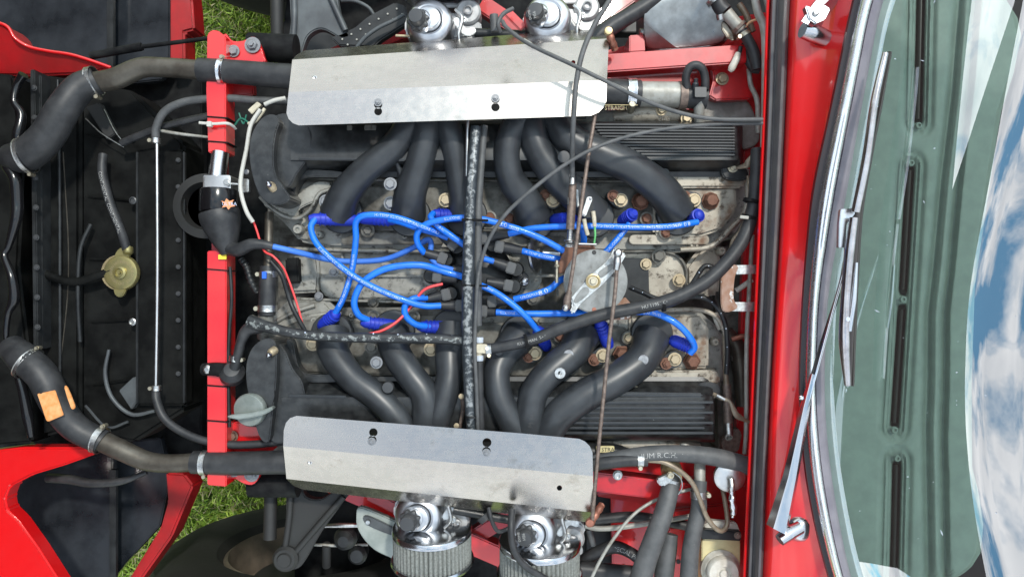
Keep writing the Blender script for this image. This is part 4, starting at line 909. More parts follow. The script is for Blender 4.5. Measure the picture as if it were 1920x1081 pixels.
tube('track_rod',[(610,985,-260),(640,984,-250),(690,984,-250)],[4,5,4],M['zinc'],hub,10); tube('link',[(585,1020,-300),(640,1022,-300),(690,1020,-310)],[3,3,3],M['grey_pipe'],hub,10)
lathe('joint_boot',(648,1008,-280),[(20,-30),(22,0),(16,8),(18,14),(10,22),(0,23)],M['black_paint'],hub,seg=20); lathe('joint_boot',(670,1040,-300),[(16,-30),(18,0),(12,8),(0,10)],M['black_paint'],hub,seg=20)
tube('drop_link',[(612,1020,-300),(612,1060,-330)],[8,8],M['suspension_dark'],hub,12)
# coil
co=thing('ignition_coil','chrome and black ignition coil with printed sticker, strapped on the crossmember','ignition coil',405,340,-30)
lathe('canister',(413,286,-56),[(0,0),(15,0),(16,2),(16,60),(16,100)],M['chrome_soft'],co,axis=(-.08,-1,.16),seg=28)
prism('mounting_strap',rrect(380,328,432,357,4),lambda x,y:-22-.018*(x-406)**2*.5,-70,M['alu'],co,3)
lathe('sleeve',(410,356,-46),[(33,0),(34,2),(34,40),(33,42)],M['seal_gloss'],co,axis=(0,-1,.05),seg=32)
lathe('boot',(410,396,-44),[(36,0),(37,3),(37,14),(34,30),(26,52),(16,76),(13,82),(0,84)],M['rubber'],co,axis=(.22,-1,-.02),seg=32)
tube('boot_spout',[(424,462,-44),(446,468,-34),(470,458,-26),(492,458,-26),(512,462,-28)],[14,13,11,9,7],M['rubber'],co,14)
prism('sticker',[(424,372),(430,377),(438,374),(434,381),(441,386),(432,388),(428,393),(424,387),(416,389),(420,382),(414,376),(421,378)],-7,-9,M['orange_star'],co,.3)
flat_text('ULTRA',430,382,-6,9,0,M['print_white'],co); bolt(425,342,-20,5,M['zinc'],co)
prism('clip_tail',[(446,335),(466,335),(466,360),(446,360)],-40,-52,M['zinc'],co,1.5)
tube('clip_screw',[(430,344,-34),(452,346,-34)],2.4,M['zinc'],co,8)
box('yellow_sticker',409,477,424,486,-40,-43,M['yellow_label'],co,1,.5)
o=tube('conduit',[(452,486,-70),(462,500,-64),(470,525,-64),(482,548,-70)],6,M['black_paint'],None,12,10,ribs=(.16,9)); tag(o,'short corrugated black conduit behind the crossmember by the coil','conduit')
fh=thing('fan_housing','dark curved housing edge behind the coil at left of the crossmember','fan housing',370,390,-130)
lathe('housing_ring',(392,388,-140),[(60,0),(60,18),(44,22),(40,0)],M['suspension_dark'],fh,seg=40)
# white wires beside coil
for i,(pts,r,m_,lb_) in enumerate((
 ([(488,205,-30),(470,235,-28),(462,280,-28),(452,330,-28),(452,362,-26),(462,396,-26),(474,416,-34)],4.1,'white_wire','long off-white sleeved wire hanging beside front of the upper cam cover'),
 ([(535,184,-40),(515,188,-34),(496,196,-34)],4.2,'white_wire','short off-white connector sleeve at left end of the upper heat shield'),
 ([(496,204,-40),(488,216,-36),(478,228,-36),(466,232,-40)],3.6,'beige','beige sleeved wire end curling below the off-white connector'),
 ([(440,235,-80),(452,222,-76),(470,232,-72),(476,226,-70)],1.8,'teal_wire','thin teal wire looping behind the crossmember near the white sleeves'),
 ([(448,212,-80),(456,232,-78),(462,215,-76)],1.6,'teal_wire','tiny teal wire curl touching the crossmember edge'),
 ([(475,416,-40),(480,428,-44),(494,468,-30),(512,480,-26),(530,500,-30),(540,522,-40),(552,555,-44),(560,580,-44),(568,610,-30),(574,623,-18)],2.1,'red_wire','thin red wire descending from the coil spout to the worn pipe'),
 ([(508,490,-34),(528,515,-32),(538,545,-40),(548,575,-40),(564,606,-28),(573,622,-16)],4.6,'black_paint','black taped loom running beside red wire down to the worn pipe'),
 ([(830,532,-40),(806,538,-36),(790,548,-36),(770,575,-40),(745,602,-30),(715,620,-22),(680,628,-18)],2.7,'red_wire','thin red wire curving from the distributor down to the worn pipe'),
 ([(826,538,-46),(800,552,-44),(770,578,-44),(735,610,-34),(700,626,-24)],1.6,'black_paint','fine black wire following red wire below the distributor'))):
    o=tube('wire',pts,r,M[m_],None,8); tag(o,lb_,'wire','loose wires at the engine front')
prism('connector_sleeve',[(452,392)]*0 or [(464,206),(482,190),(490,196),(472,214)],-40,-50,M['beige'],bpy.data.objects['wire.002'],1)
# oil filler
of=bpy.data.objects.new('oil_filler_cap',None); put(of,P(468,770,-10),eng); tag(of,'round grey oil filler cap with raised bar handle')
lathe('cap_disc',(468,768,-8),[(30,-10),(31,-4),(31,2),(29,5),(0,8)],M['oil_cap'],of,axis=(-.15,-.1,1),seg=40)
prism('grip_bar',[(424,780),(440,777),(470,774),(495,768),(508,762),(512,764),(508,770),(495,777),(470,783),(445,786),(428,783)],14,-4,M['oil_cap'],of,3)
o=tube('oil_filler_neck',[(470,772,-20),(485,770,-60),(500,768,-90)],[27,30,34],M['black_satin'],None,24); tag(o,'black neck beneath the grey oil filler cap','filler neck')
# breather elbow
be=thing('breather_elbow','black rubber elbow boot with metal band resting against crossmember','breather',435,695,-40)
lathe('elbow_bulb',(436,700,-44),[(0,-24),(18,-18),(24,-4),(23,8),(14,18),(0,21)],M['rubber'],be,axis=(.2,.5,.8),seg=26)
tube('elbow_outlet',[(380,692,-44),(405,692,-42),(436,696,-42)],[11,13,15],M['black_matt'],be,14); lathe('banjo_end',(388,692,-32),[(9,-6),(8,0),(4,3),(0,3)],M['zinc'],be,seg=14)
tube('elbow_hose',[(440,690,-36),(446,665,-30),(452,640,-30),(464,618,-32),(490,610,-30)],[11,9,9,12,14],M['rubber'],be,14)
clamp(be,(442,672,-34),(.15,-1,0),11,10,side=1)
# worn pipes
wp1=tube('breather_rail',[(470,604,-30),(500,612,-20),(540,622,-14),(600,630,-12),(700,633,-10),(800,634,-8),(872,638,-6)],[15,11,9.5,9.5,9.5,10,10],M['worn_pipe2'],None,18); tag(wp1,'horizontal worn black pipe crossing above the lower front inlet pipes','pipe')
for i,(x,y) in enumerate(((572,624),(700,626),(746,628),(800,628),(847,630),(856,633))): lathe('spatter',(x,y-1,wp1 and -3),[(1.6,0),(1.2,1),(0,1.2)],M['print_white'],wp1,seg=8)
wp2=tube('cross_pipe',[(893,238,2),(886,320,8),(881,400,12),(878,520,12),(878,640,10),(881,740,6),(884,806,0)],[10,10.5,11,12,12.5,11,9.5],M['worn_pipe'],None,22,10); tag(wp2,'vertical worn black pipe with chipped paint linking the two heat shields','pipe')
lathe('pipe_band',(884,780,8),[(10.5,-1),(11,-1),(11,3),(10.5,3)],M['black_paint'],wp2,axis=(0,-1,0),seg=18)
for y,x in ((411,880),(534,879)):
    a=bar('cable_tie',(x-14,y,26),(x+36,y+2,18),4.5,8,M['black_matt'],None,1); tag(a,f'black cable tie binding the worn vertical pipe {"above" if y<500 else "below"} the distributor','cable tie','black cable ties')
o=tube('vacuum_hose',[(908,236,-12),(901,320,-6),(896,400,-2),(895,520,-2),(896,610,-6)],[7,7,8,8.5,8],M['rubber_grey'],None,14); tag(o,'smooth grey hose running close beside the worn vertical pipe','hose')
tj=thing('tee_piece','tan T-piece in the grey hose with two pale bands','tee connector',898,652,-8)
tube('tee_body',[(898,634,-6),(898,672,-6)],[7,7],M['beige'],tj,12); lathe('band',(898,632,-4),[(8,0),(8.5,1),(8.5,9),(8,10)],M['print_pale'],tj,axis=(0,-1,0),seg=16); lathe('band',(898,666,-4),[(8,0),(8.5,1),(8.5,9),(8,10)],M['print_pale'],tj,axis=(0,-1,0),seg=16)
box('tee_core',893,645,914,662,4,-12,M['beige'],tj,3,1.5)
o=tube('vacuum_hose',[(898,674,-6),(899,740,-4),(901,806,-8)],[8,8,8],M['rubber'],None,14); tag(o,'smooth dark hose below the tan T-piece beside the worn pipe','hose')
o=tube('servo_rod',[(877,226,-10),(875,330,-14)],[4,3.6],M['alu'],None,10); tag(o,'short bright steel rod left of the worn vertical pipe','rod')
o=tube('small_bracket',[(868,745,-20),(868,770,-26),(862,800,-30)],[5,4,4],M['rust_rod'],None,8); tag(o,'small rusty bracket left of the worn pipe near lower heat shield','bracket')
lathe('clip_nut',(865,742,-14),[(5,0),(5,4),(0,5)],M['bolt_tan'],o,seg=12); lathe('clip_nut',(856,797,-14),[(5,0),(5,4),(0,5)],M['bolt_tan'],o,seg=12)
# heater take-off at front (short hose with two clips)
o=hose('short vertical black hose with two worm clips behind the crossmember','hose','coolant hoses',[(503,500,-60),(502,540,-56),(500,590,-58)],[15.5,16,16],'rubber',[((503,514,-60),(0,1,0),16,11,dict(side=1)),((501,578,-58),(0,1,0),16.5,12,dict(side=1))],name='bypass_hose',seg=22)
box('blue_tab',491,509,499,522,-38,-42,M['blue_tab'],o,1,.8)
o=tube('bypass_pipe',[(505,400,-90),(504,440,-74),(503,505,-64)],[8,8,9],M['old_pipe'],None,16); tag(o,'brown-stained metal pipe entering top of the short vertical hose','pipe')
o=tube('bypass_outlet',[(499,588,-60),(497,606,-66),(500,630,-80)],[14,15,17],M['cast'],None,18); tag(o,'cast aluminium outlet beneath the short vertical hose','pipe outlet')
# ================================================================ SPARK PLUG LEADS
def lead(label,pts,r=5.6,boot=None,m='lead_blue',text=None,z0=-30):
    """boot: ((x,y,z) cable end,(x,y,z) nose) rubber plug boot"""
    t=thing('spark_plug_lead',label,'spark plug lead',*pts[0],group='blue spark plug leads')
    tube('cable',pts,r,M[m],t,14,8)
    if boot:
        (a,b)=boot; A=Vector(a);B=Vector(b); 
        q=[tuple(A.lerp(B,f)) for f in (-.12,0,.12,.24,.36,.48,.60,.72,.86,1.0)]
        tube('plug_boot',q,[6,10,10.5,11,11.5,11.8,12,12,11.5,9],M['boot_blue'],t,16,6,ribs=None)
        for f in (.15,.27,.39,.51):
            c=A.lerp(B,f); ax=(P(*b)-P(*a)).normalized(); lathe('boot_rib',tuple(c),[(11,-1.3),(12.9,-.8),(12.9,.8),(11,1.3)],M['boot_blue'],t,axis=ax,seg=18)
    if text:
        for s,st,sz,fl in text: tube_text(s,pts,r,st,sz,M['print_white'],t,n=8,flip=fl)
    return t
ST='HI-TEMP SILICONE SPIRAL-CORE CABLE'
lead('blue lead leaving the foremost upper plug boot and crossing diagonally down to distributor',[(592,408,-52),(583,428,-40),(598,462,-30),(650,508,-24),(700,538,-22),(760,563,-26),(795,573,-34),(826,573,-44)],6,((588,410,-54),(668,412,-84)),text=[('ELECTRONIC IGNITION',70,8,False),(ST,150,6,False)])
lead('blue lead looping from first lower plug boot up past the crossing and back to distributor',[(628,588,-60),(645,555,-46),(660,505,-42),(667,450,-30),(668,415,-16),(690,403,-8),(740,407,-8),(790,424,-16),(822,437,-44)],6,((630,588,-62),(602,612,-86)),text=[(ST,235,7.4,False),(ST,22,6,True)])
lead('short blue lead from second upper plug boot curling into the distributor top left',[(730,412,-60),(755,418,-46),(782,428,-40),(812,436,-44),(840,446,-46)],5.2,((738,412,-66),(672,408,-84)))
lead('blue lead arcing over from distributor top left to the pulley disc',[(795,474,-52),(783,456,-38),(783,436,-28),(800,420,-20),(835,411,-14),(872,408,-12),(905,411,-12),(941,420,-14),(982,433,-16),(1019,449,-18),(1056,470,-24),(1090,495,-40)],6,None,text=[('8.0 mm',214,13,False),('SILICONE',110,7,False)])
lead('thin blue lead hooking out of the third upper plug boot under the worn pipe',[(812,400,-48),(808,408,-34),(822,424,-28),(845,441,-26),(872,460,-30),(905,480,-46)],6,((815,402,-58),(868,406,-84)),text=[('SPIRAL',36,7,False)])
lead('blue lead sweeping from second lower plug boot in a big arch to distributor',[(690,600,-60),(672,590,-46),(664,566,-36),(676,535,-32),(702,513,-30),(738,500,-30),(790,497,-34),(830,508,-46),(866,518,-50)],6.4,((684,604,-62),(748,612,-86)))
lead('blue lead running from beneath the worn pipe diagonally down to rear lower boot',[(866,518,-40),(897,533,-26),(926,546,-22),(957,567,-20),(985,592,-22),(1005,616,-34),(1016,632,-50)],6,((1008,618,-52),(1026,652,-86)),text=[('SILICONE',45,6,False)])
lead('blue lead curling in a tight C from third lower plug boot to distributor',[(806,612,-60),(780,608,-46),(761,592,-38),(760,572,-34),(775,560,-36),(800,558,-50)],6.2,((790,612,-58),(852,614,-86)),text=[('101',130,9,False)])
lead('long straight blue lead from distributor to the rearmost upper plug boot',[(954,438,-48),(1000,428,-34),(1060,424,-28),(1120,424,-28),(1200,426,-30),(1260,424,-34),(1308,416,-50)],6,((1312,402,-50),(1296,412,-84)),text=[(ST,160,7.6,True),('UROSPARES',285,9,True),('8.0 mm',318,12,True)])
lead('blue lead running right from distributor tower and vanishing beneath the pulley disc',[(980,470,-52),(1010,478,-42),(1040,484,-40),(1062,486,-50),(1090,470,-60),(1094,440,-52),(1082,414,-50)],6,((1076,410,-52),(1036,412,-86)),text=[('HI-TEMP SILICONE',6,7,False)])
lead('blue lead rising from beneath pulley disc to the middle rear upper boot',[(1110,500,-60),(1138,470,-44),(1160,445,-40),(1180,420,-48)],6,((1188,400,-48),(1164,416,-84)),text=[('SPIRAL-CORE CABLE',36,7,False)])
lead('short blue lead stub between two black boots right of the worn pipe',[(925,490,-50),(905,484,-44),(890,478,-48)],5.6)
lead('blue lead with large white marking curving up from distributor to pulley disc',[(964,561,-50),(1000,552,-42),(1030,542,-40),(1062,522,-48),(1100,560,-66),(1126,600,-70)],6.2,((1124,602,-60),(1142,650,-86)),text=[('8.0',50,15,False),('UROSPARES',14,8,False)])
lead('blue lead passing low under the disc and hooking down to rearmost lower plug boot',[(930,585,-50),(990,588,-48),(1060,587,-52),(1130,586,-60),(1200,584,-50),(1232,588,-44),(1268,606,-38),(1292,630,-40),(1302,650,-48),(1294,662,-56)],6.2,((1298,652,-60),(1258,636,-84)),text=[('8.0 mm',286,12,False),('SILICONE',8,7,False)])
lead('dull dusty blue coil lead dipping low across the front of the vee',[(508,461,-28),(560,473,-50),(620,487,-90),(670,490,-96),(725,485,-96),(775,464,-84),(800,450,-78),(808,455,-74),(808,482,-60),(824,498,-52),(850,506,-50)],5.4,None,'lead_dusty')
# ================================================================ THROTTLE PULLEY AND LINKAGE
tp=thing('throttle_pulley','round silver throttle disc with diagonal cast arm at centre right of engine','throttle disc',1117,527,-10)
prism('disc',disc2(1117,527,60,48),6,-4,M['disc_metal'],tp,2)
lathe('spindle_housing',(1117,527,-110),[(40,0),(38,60),(30,100)],M['cast_dark'],tp,seg=24)
prism('cast_arm',[(1152,464),(1163,471),(1175,476),(1166,492),(1150,512),(1128,535),(1103,556),(1088,570),(1076,589),(1068,585),(1074,572),(1070,560),(1080,548),(1096,530),(1112,512),(1134,494),(1144,482)],14,5,M['zinc'],tp,3)
prism('arm_pocket',smooth_out([(1122,510),(1146,494),(1150,502),(1130,520),(1124,518)],3),15.5,12,M['disc_metal'],tp,1)
prism('arm_pocket',smooth_out([(1076,562),(1094,538),(1105,542),(1102,552),(1082,568)],3),15.5,12,M['disc_metal'],tp,1)
lathe('hub_ring',(1112,527,14),[(14,0),(14,3),(11,4),(10,1),(8,1)],M['brass'],tp,seg=26); bolt(1112,527,15,6.5,M['screw'],tp)
for x,y in ((1114,473),(1114,580),(1150,515)): lathe('disc_hole' if y!=580 else 'rivet',(x,y,6.2),[(4.2 if y!=515 else 2,0),(4,.6),(0,.6)],M['print_black'] if y!=580 else M['copper'],tp,seg=14)
rp=thing('rusty_bracket','rust-brown bracket plates behind the silver throttle disc','bracket',1060,490,-20)
prism('plate',[(1060,462),(1112,458),(1118,468),(1080,490),(1066,512),(1046,512),(1048,492)],-18,-24,M['rust'],rp,1.5)
prism('plate',[(1150,575),(1172,556),(1183,568),(1183,598),(1160,600),(1140,598)],-20,-26,M['rust_plate'],rp,1.5)
tube('stud',[(1044,488,-12),(1044,530,-12)],3.4,M['screw'],rp,10,ribs=(.1,10)); bolt(1044,500,-10,5,M['screw'],rp,axis=(0,1,0)); 
tube('wire_stop',[(1085,457,-6),(1118,458,-6)],2.2,M['zinc'],rp,8)
cg=thing('cable_adjuster','rusty threaded cable adjuster barrel with lock nuts above the throttle disc','cable adjuster',1070,400,10)
tube('barrel',[(1074,344,22),(1072,380,22),(1069,430,20)],[7,8,8],M['rust_rod'],cg,16); lathe('ferrule',(1073,330,26),[(5,0),(6,1),(6,14),(7,16)],M['zinc'],cg,axis=(0,-1,0),seg=16)
tube('thread',[(1069,430,18),(1068,455,16)],5,M['zinc'],cg,12,10,ribs=(.14,6)); bolt(1067,450,18,7,M['zinc'],cg,axis=(0,-1,.1),kind='hex',name='lock_nut'); bolt(1067,463,16,7,M['zinc'],cg,axis=(0,1,.1),kind='hex',name='lock_nut')
prism('barrel_slot',rrect(1064,370,1067,384,1.4),30.5,26,M['print_black'],cg,.3)
def rod(label,pts,r,m='rust_rod',name='throttle_rod'): o=tube(name,pts,r,M[m],None,12); return tag(o,label,'rod','rusty throttle rods')
rA=rod('thin rusty rod from beneath upper heat shield down to left of throttle disc',[(1116,214,26),(1102,300,34),(1088,400,38),(1076,490,36),(1066,552,30)],3.8)
tube('ball_end',[(1068,545,32),(1064,560,30),(1062,578,28)],[5,7,7],M['rust_rod'],rA,12); lathe('ball_cap',(1061,577,36),[(6.5,-8),(6,0),(3,3),(0,3.5)],M['zinc'],rA,seg=16)
rB=rod('long rusty rod from throttle disc arm down past right edge of lower heat shield',[(1157,498,40),(1152,560,40),(1142,640,40),(1132,740,38),(1122,840,30),(1114,930,10),(1110,985,-20)],3.8)
tube('ball_end',[(1158,478,40),(1157,492,40),(1155,506,40)],[6,7.5,6],M['zinc'],rB,12); lathe('ball_cap',(1159,474,48),[(7.5,-10),(8,0),(5,4),(0,5)],M['zinc'],rB,seg=18)
# micro switch with wires
ms=thing('microswitch','small black microswitch with metal lever above the throttle disc','switch',1100,390,0)
prism('switch_body',rrect(1092,370,1112,408,2),0,-26,M['black_paint'],ms,1.5); prism('switch_lever',[(1101,369),(1108,368),(1111,373),(1099,404),(1094,406),(1091,401)],7,3,M['zinc'],ms,1)
for x,y in ((1107,372),(1094,402)): lathe('lever_rivet',(x,y,7),[(3,0),(3,1.5),(0,2)],M['bolt_grey'],ms,seg=12)
tube('terminal_sleeve',[(1095,410,2),(1098,426,0),(1102,440,-4)],[4,4,4],M['beige'],ms,10); tube('terminal_sleeve',[(1112,396,4),(1114,410,4),(1115,424,0)],[4.2,4.2,3.6],M['beige'],ms,10)
tube('green_lead',[(1115,424,0),(1116,440,-2),(1114,456,-8)],2.1,M['green_wire'],ms,8)
prism('mounting_tab',[(1080,355),(1084,355),(1086,386),(1082,388)],2,-6,M['zinc'],ms,1)
# ================================================================ CABLES
def cable(label,pts,r,m='rubber_grey',ferr=()):
    o=tube('control_cable',pts,r,M[m],None,12,9); tag(o,label,'control cable','black control cables')
    for i in ferr:
        a=pts[i]; b=pts[i+1]; A=Vector(a);B=Vector(b); c1=tuple(A.lerp(B,.2)); c2=tuple(A.lerp(B,.6)); tube('pale_sleeve',[c1,c2],r*1.04,M['grey_pipe'],o,12)
    return o
cable('black cable looping from carburettor across upper heat shield to the bulkhead',[(942,40,40),(950,52,52),(975,72,64),(1010,92,74),(1070,120,82),(1135,152,82),(1200,184,70),(1270,210,56),(1340,223,50),(1430,224,50)],4.0,ferr=(2,3,5))
cable('thin black cable curving from bulkhead over the inlet pipes and down past distributor',[(1430,231,40),(1340,233,44),(1260,240,50),(1180,255,56),(1110,280,60),(1050,315,60),(990,362,56),(945,405,50),(914,455,42),(898,510,34),(893,570,30),(890,650,26),(893,720,20),(896,806,6)],3.7,ferr=())
cable('black throttle cable hanging from top of frame over the upper heat shield',[(1165,-40,30),(1142,2,50),(1114,48,66),(1092,100,76),(1080,160,78),(1075,230,68),(1073,290,44),(1073,332,28)],5.0)
# ================================================================ HOSES, REAR
hA=[(912,655,-6),(950,648,-2),(1000,636,2),(1060,612,6),(1130,590,8),(1200,576,8),(1262,560,8),(1320,530,6),(1362,492,2),(1395,445,-2),(1412,390,-6),(1418,330,-12),(1420,280,-20)]
ha=hose('long black hose sweeping from the tan T-piece to bulkhead pipe','hose','rear hoses',hA,[10,10,11,12,12,12,13,13,13,13,12,12,12],'rubber',[((916,655,-5),(1,-.1,0),11,10,dict(side=1,up=.3))],name='heater_hose',seg=18)
tube_text('KUHLMAN  SAE J30  FUEL',hA,11,60,8,M['print_grey'],ha,flip=False); tube_text('HU 11951 CODAN  SAE',hA,12.4,300,9,M['print_grey'],ha)
for x,y,a,lb_ in ((987,640,-75,'small black tie on the long hose near T-piece'),(1242,570,85,'wide black tie on the long hose right of throttle disc'),(1404,408,0,'black tie with pale tail at top of long hose bend'),(1408,377,0,'black tie near upper end of the long hose')):
    o=lathe('hose_tie',(x,y,6 if x<1300 else -4),[(13.4,-3),(14.6,-3),(14.6,3),(13.4,3)],M['black_matt'],None,axis=(1,.25,0) if x<1300 else (.3,1,0),seg=20); tag(o,lb_,'cable tie','black ties on the long hose')
    if y==408: bar('tie_tail',(1404,408,12),(1388,406,12),6,3,M['grey_pipe'],o,.5)
# small plastic loom behind disc
for lb_,pts in (('dark spotted wiring loom branching right of throttle disc towards bulkhead',[(1180,538,-80),(1205,548,-70),(1240,560,-60),(1290,540,-54),(1320,500,-50),(1345,505,-50)]),('dark spotted wiring loom curving down behind the rusty bracket plate',[(1180,572,-70),(1220,566,-56),(1300,556,-50),(1335,566,-50),(1358,600,-54),(1364,650,-60),(1362,700,-70)])):
    o=tube('wiring_loom',pts,4.8,M['rust'] if False else M['black_paint'],None,10); tag(o,lb_,'wiring loom','spotted wiring looms')
    pth=crom([P(*p) for p in pts],3)
    for q in pth[1::2]: 
        px=q.x/(K(q.z/S)*S)+960; py=540.5-q.y/(K(q.z/S)*S); lathe('paint_fleck',(px,py,q.z/S+4.2),[(1.5,0),(1,.6),(0,.7)],M['print_white'],o,seg=7)
rb=thing('rust_bracket','rusty C-shaped bracket plate bolted to bulkhead with two bright tabs','bracket',1375,540,0)
prism('plate',smooth_out([(1356,498),(1372,495),(1385,500),(1378,520),(1376,560),(1384,575),(1370,584),(1354,580),(1352,540)],3),6,1,M['rust_plate'],rb,1.5)
prism('tab',[(1376,497),(1420,496),(1420,513),(1380,514)],4,0,M['zinc'],rb,1.5); prism('tab',[(1372,566),(1418,566),(1418,584),(1372,583)],4,0,M['zinc'],rb,1.5)
tube('bulkhead_pipe',[],1,M['zinc']) if False else None
o=tube('heater_pipe',[(1412,-30,-20),(1420,20,-16),(1432,48,-14),(1436,90,-14),(1436,160,-14),(1434,260,-14),(1428,360,-16)],[7,7.5,8,8,8,8,8],M['grey_pipe'],None,16); tag(o,'thick grey painted pipe running down beside the black weatherstrip','pipe')
o=tube('brake_pipe',[(1426,-30,-22),(1440,10,-20),(1444,50,-20)],[6,6,6],M['grey_pipe'],None,14); tag(o,'short grey pipe behind the thick grey pipe at top','pipe')
o=tube('heater_pipe',[(1411,440,-60),(1404,560,-56),(1400,650,-56),(1399,800,-56),(1396,850,-60)],[4,4,4.2,4.2,4],M['grey_pipe'],None,12); tag(o,'slender grey pipe beside the red flange running below rusty bracket','pipe')
o=tube('conduit',[(1404,130,-90),(1408,160,-84),(1420,190,-80),(1422,250,-80)],[4.5,4.5,5,5],M['grey_pipe'],None,12); tag(o,'thin grey conduit curving behind thick pipe above the aluminium plate','conduit')
o=tube('hose_branch',[(1402,330,-60),(1408,380,-50),(1390,430,-50),(1374,452,-50),(1370,480,-60)],[3,4,4,4,4],M['tan_pipe'],None,10); tag(o,'brown stained wire passing behind the long hose bend','wire')
# silver brake/heater box etc top right
bx=thing('heater_box','dented bare steel box above the red frame rail at top right','metal box',1290,40,-70)
prism('box_shell',smooth_out([(1212,-60),(1207,0),(1208,60),(1212,88),(1240,93),(1330,86),(1362,74),(1374,56),(1352,20),(1322,-20),(1300,-60)],3),lambda x,y:-62-1.0*max(0,y-48),-150,M['steel_box'],bx,22,5)
bolt(1204,60,-90,6,M['zinc'],bx,axis=(-1,0,.2)); 
uh=hose('large black hose with metal coupling at top right behind steel box','hose','rear hoses',[(1330,-40,-60),(1348,8,-54),(1360,22,-52)],[14,14,14],'rubber',[((1340,0,-56),(.7,1,0),15,9,dict(side=-1))],name='heater_hose',seg=18)
hv=thing('heater_valve','stained metal valve coupling between two black hoses at top right','valve',1375,38,-50)
tube('valve_body',[(1362,24,-50),(1376,40,-50),(1390,56,-52)],[12,11,12],M['grey_pipe'],hv,16); lathe('flange',(1386,50,-50),[(15,-3),(15,3),(12,4)],M['rust_rod'],hv,axis=(.7,-.7,0),seg=8)
tube('valve_stub',[(1352,36,-56),(1350,26,-52)],[8,8],M['zinc'],hv,12); prism('valve_plate',[(1354,40),(1362,44),(1374,62),(1376,76),(1364,70),(1354,54)],-60,-66,M['cast_warm'],hv,1.5)
hose('black hose dropping from metal valve coupling to the thick grey pipe','hose','rear hoses',[(1392,58,-48),(1404,78,-46),(1414,100,-46),(1420,130,-48)],[10,10,11,10],'rubber',[((1396,64,-48),(.6,1,0),10.5,8,dict(side=1,mat=M['screw']))],name='heater_hose',seg=16)
hose('lower black convoluted hose tucked under the valve coupling','hose','rear hoses',[(1396,82,-80),(1402,110,-76),(1412,128,-74),(1424,132,-74)],[7,8,8,7],'rubber',(),name='heater_hose',seg=14)
o=tube('wire',[(1396,55,-60),(1406,42,-56),(1426,34,-54)],2.4,M['orange_wire'],None,8); tag(o,'short orange wire near the grey pipe at top right','wire')
bl=thing('bullet_connector','cream bullet connector sleeve hanging over the red gusset','connector',1374,120,-60)
tube('sleeve',[(1384,100,-58),(1380,112,-56),(1372,128,-58),(1368,134,-60)],[5,7,7,4],M['plastic_cream'],bl,14); tube('lead',[(1389,88,-60),(1386,102,-58)],[4,4],M['black_paint'],bl,10)
for pts in ([(1340,0,-90),(1352,34,-86),(1370,66,-90),(1386,70,-96)],[(1386,8,-110),(1400,30,-104),(1412,60,-104)]):
    o=tube('braided_pipe',pts,[7,8,8,5] if len(pts)==4 else [6,6,6],M['tan_pipe'],None,12); tag(o,'stained tan pipe '+('under the metal valve coupling' if len(pts)==4 else 'running beside the orange wire at top right'),'pipe')
hose('dark hose crossing diagonally behind the throttle cable at top','hose','rear hoses',[(1110,76,-60),(1150,48,-64),(1200,18,-70),(1260,-20,-76)],[17,16,15,14],'rubber',(),name='heater_hose',seg=18)
# coolant outlet top
ot=thing('water_rail','grey cast water outlet pipe with black elbow right of upper heat shield','water pipe',1230,180,-60)
tube('rail_section',[(1190,176,-62),(1280,178,-62)],[23,24],M['grey_pipe'],ot,26); tube('end_ring',[(1272,179,-60),(1286,179,-60)],[26,26],M['rust_rod'],ot,26)
tube('black_section',[(1284,181,-60),(1324,184,-60)],[21,21],M['rubber'],ot,24); prism('elbow_block',rrect(1303,163,1325,182,2),-26,-60,M['black_satin'],ot,2)
tube('drop_pipe',[(1313,186,-50),(1311,205,-60),(1311,228,-74)],[10,10,10],M['grey_pipe'],ot,16)
hose('black sleeve hose with worm clip between upper heat shield and grey pipe','hose','rear hoses',[(1090,172,-56),(1150,174,-56),(1200,176,-58)],[26,26,25],'rubber',[((1183,176,-57),(1,.03,0),27,16,dict(side=1,mat=M['chrome_soft'],up=.4))],name='top_hose',seg=28)
uu=tube('u_hose',[(1288,166,-40),(1286,146,-34),(1292,128,-30),(1304,122,-28),(1316,128,-30),(1322,146,-34),(1322,168,-40)],7.8,M['rubber'],None,16,9); tag(uu,'black U-shaped hose standing over the water outlet right of upper shield','hose')
lathe('stub_cap',(1303,166,-40),[(6,-16),(6,10),(4,12),(4,18),(0,20)],M['black_satin'],ot,axis=(0,.9,.5),seg=14)
flat_text('STRAIGHT',1158,202,-48,11,0,M['print_tan'],bpy.data.objects['top_hose'],stretch=.95); bar('print_line',(1125,196,-40),(1196,197,-40),1,1,M['print_tan'],bpy.data.objects['top_hose'],0)
# top right copper unions
for lb_,pts in (('small copper union with brass head at upper right corner of upper shield',[(1141,58,-20),(1146,74,-24),(1153,92,-40)]),('small copper union with round head at lower right corner of lower shield',[(1106,980,-16),(1118,962,-24),(1128,946,-40)])):
    o=tube('pipe_union',pts,[8,7,7],M['copper'],None,14,8,ribs=(.10,3)); tag(o,lb_,'pipe union','copper unions'); lathe('union_head',(pts[0][0],pts[0][1],pts[0][2]+6),[(8,-6),(8.5,-1),(7,2),(0,3)],M['brass'] if pts[0][1]<500 else M['copper'],o,seg=18)
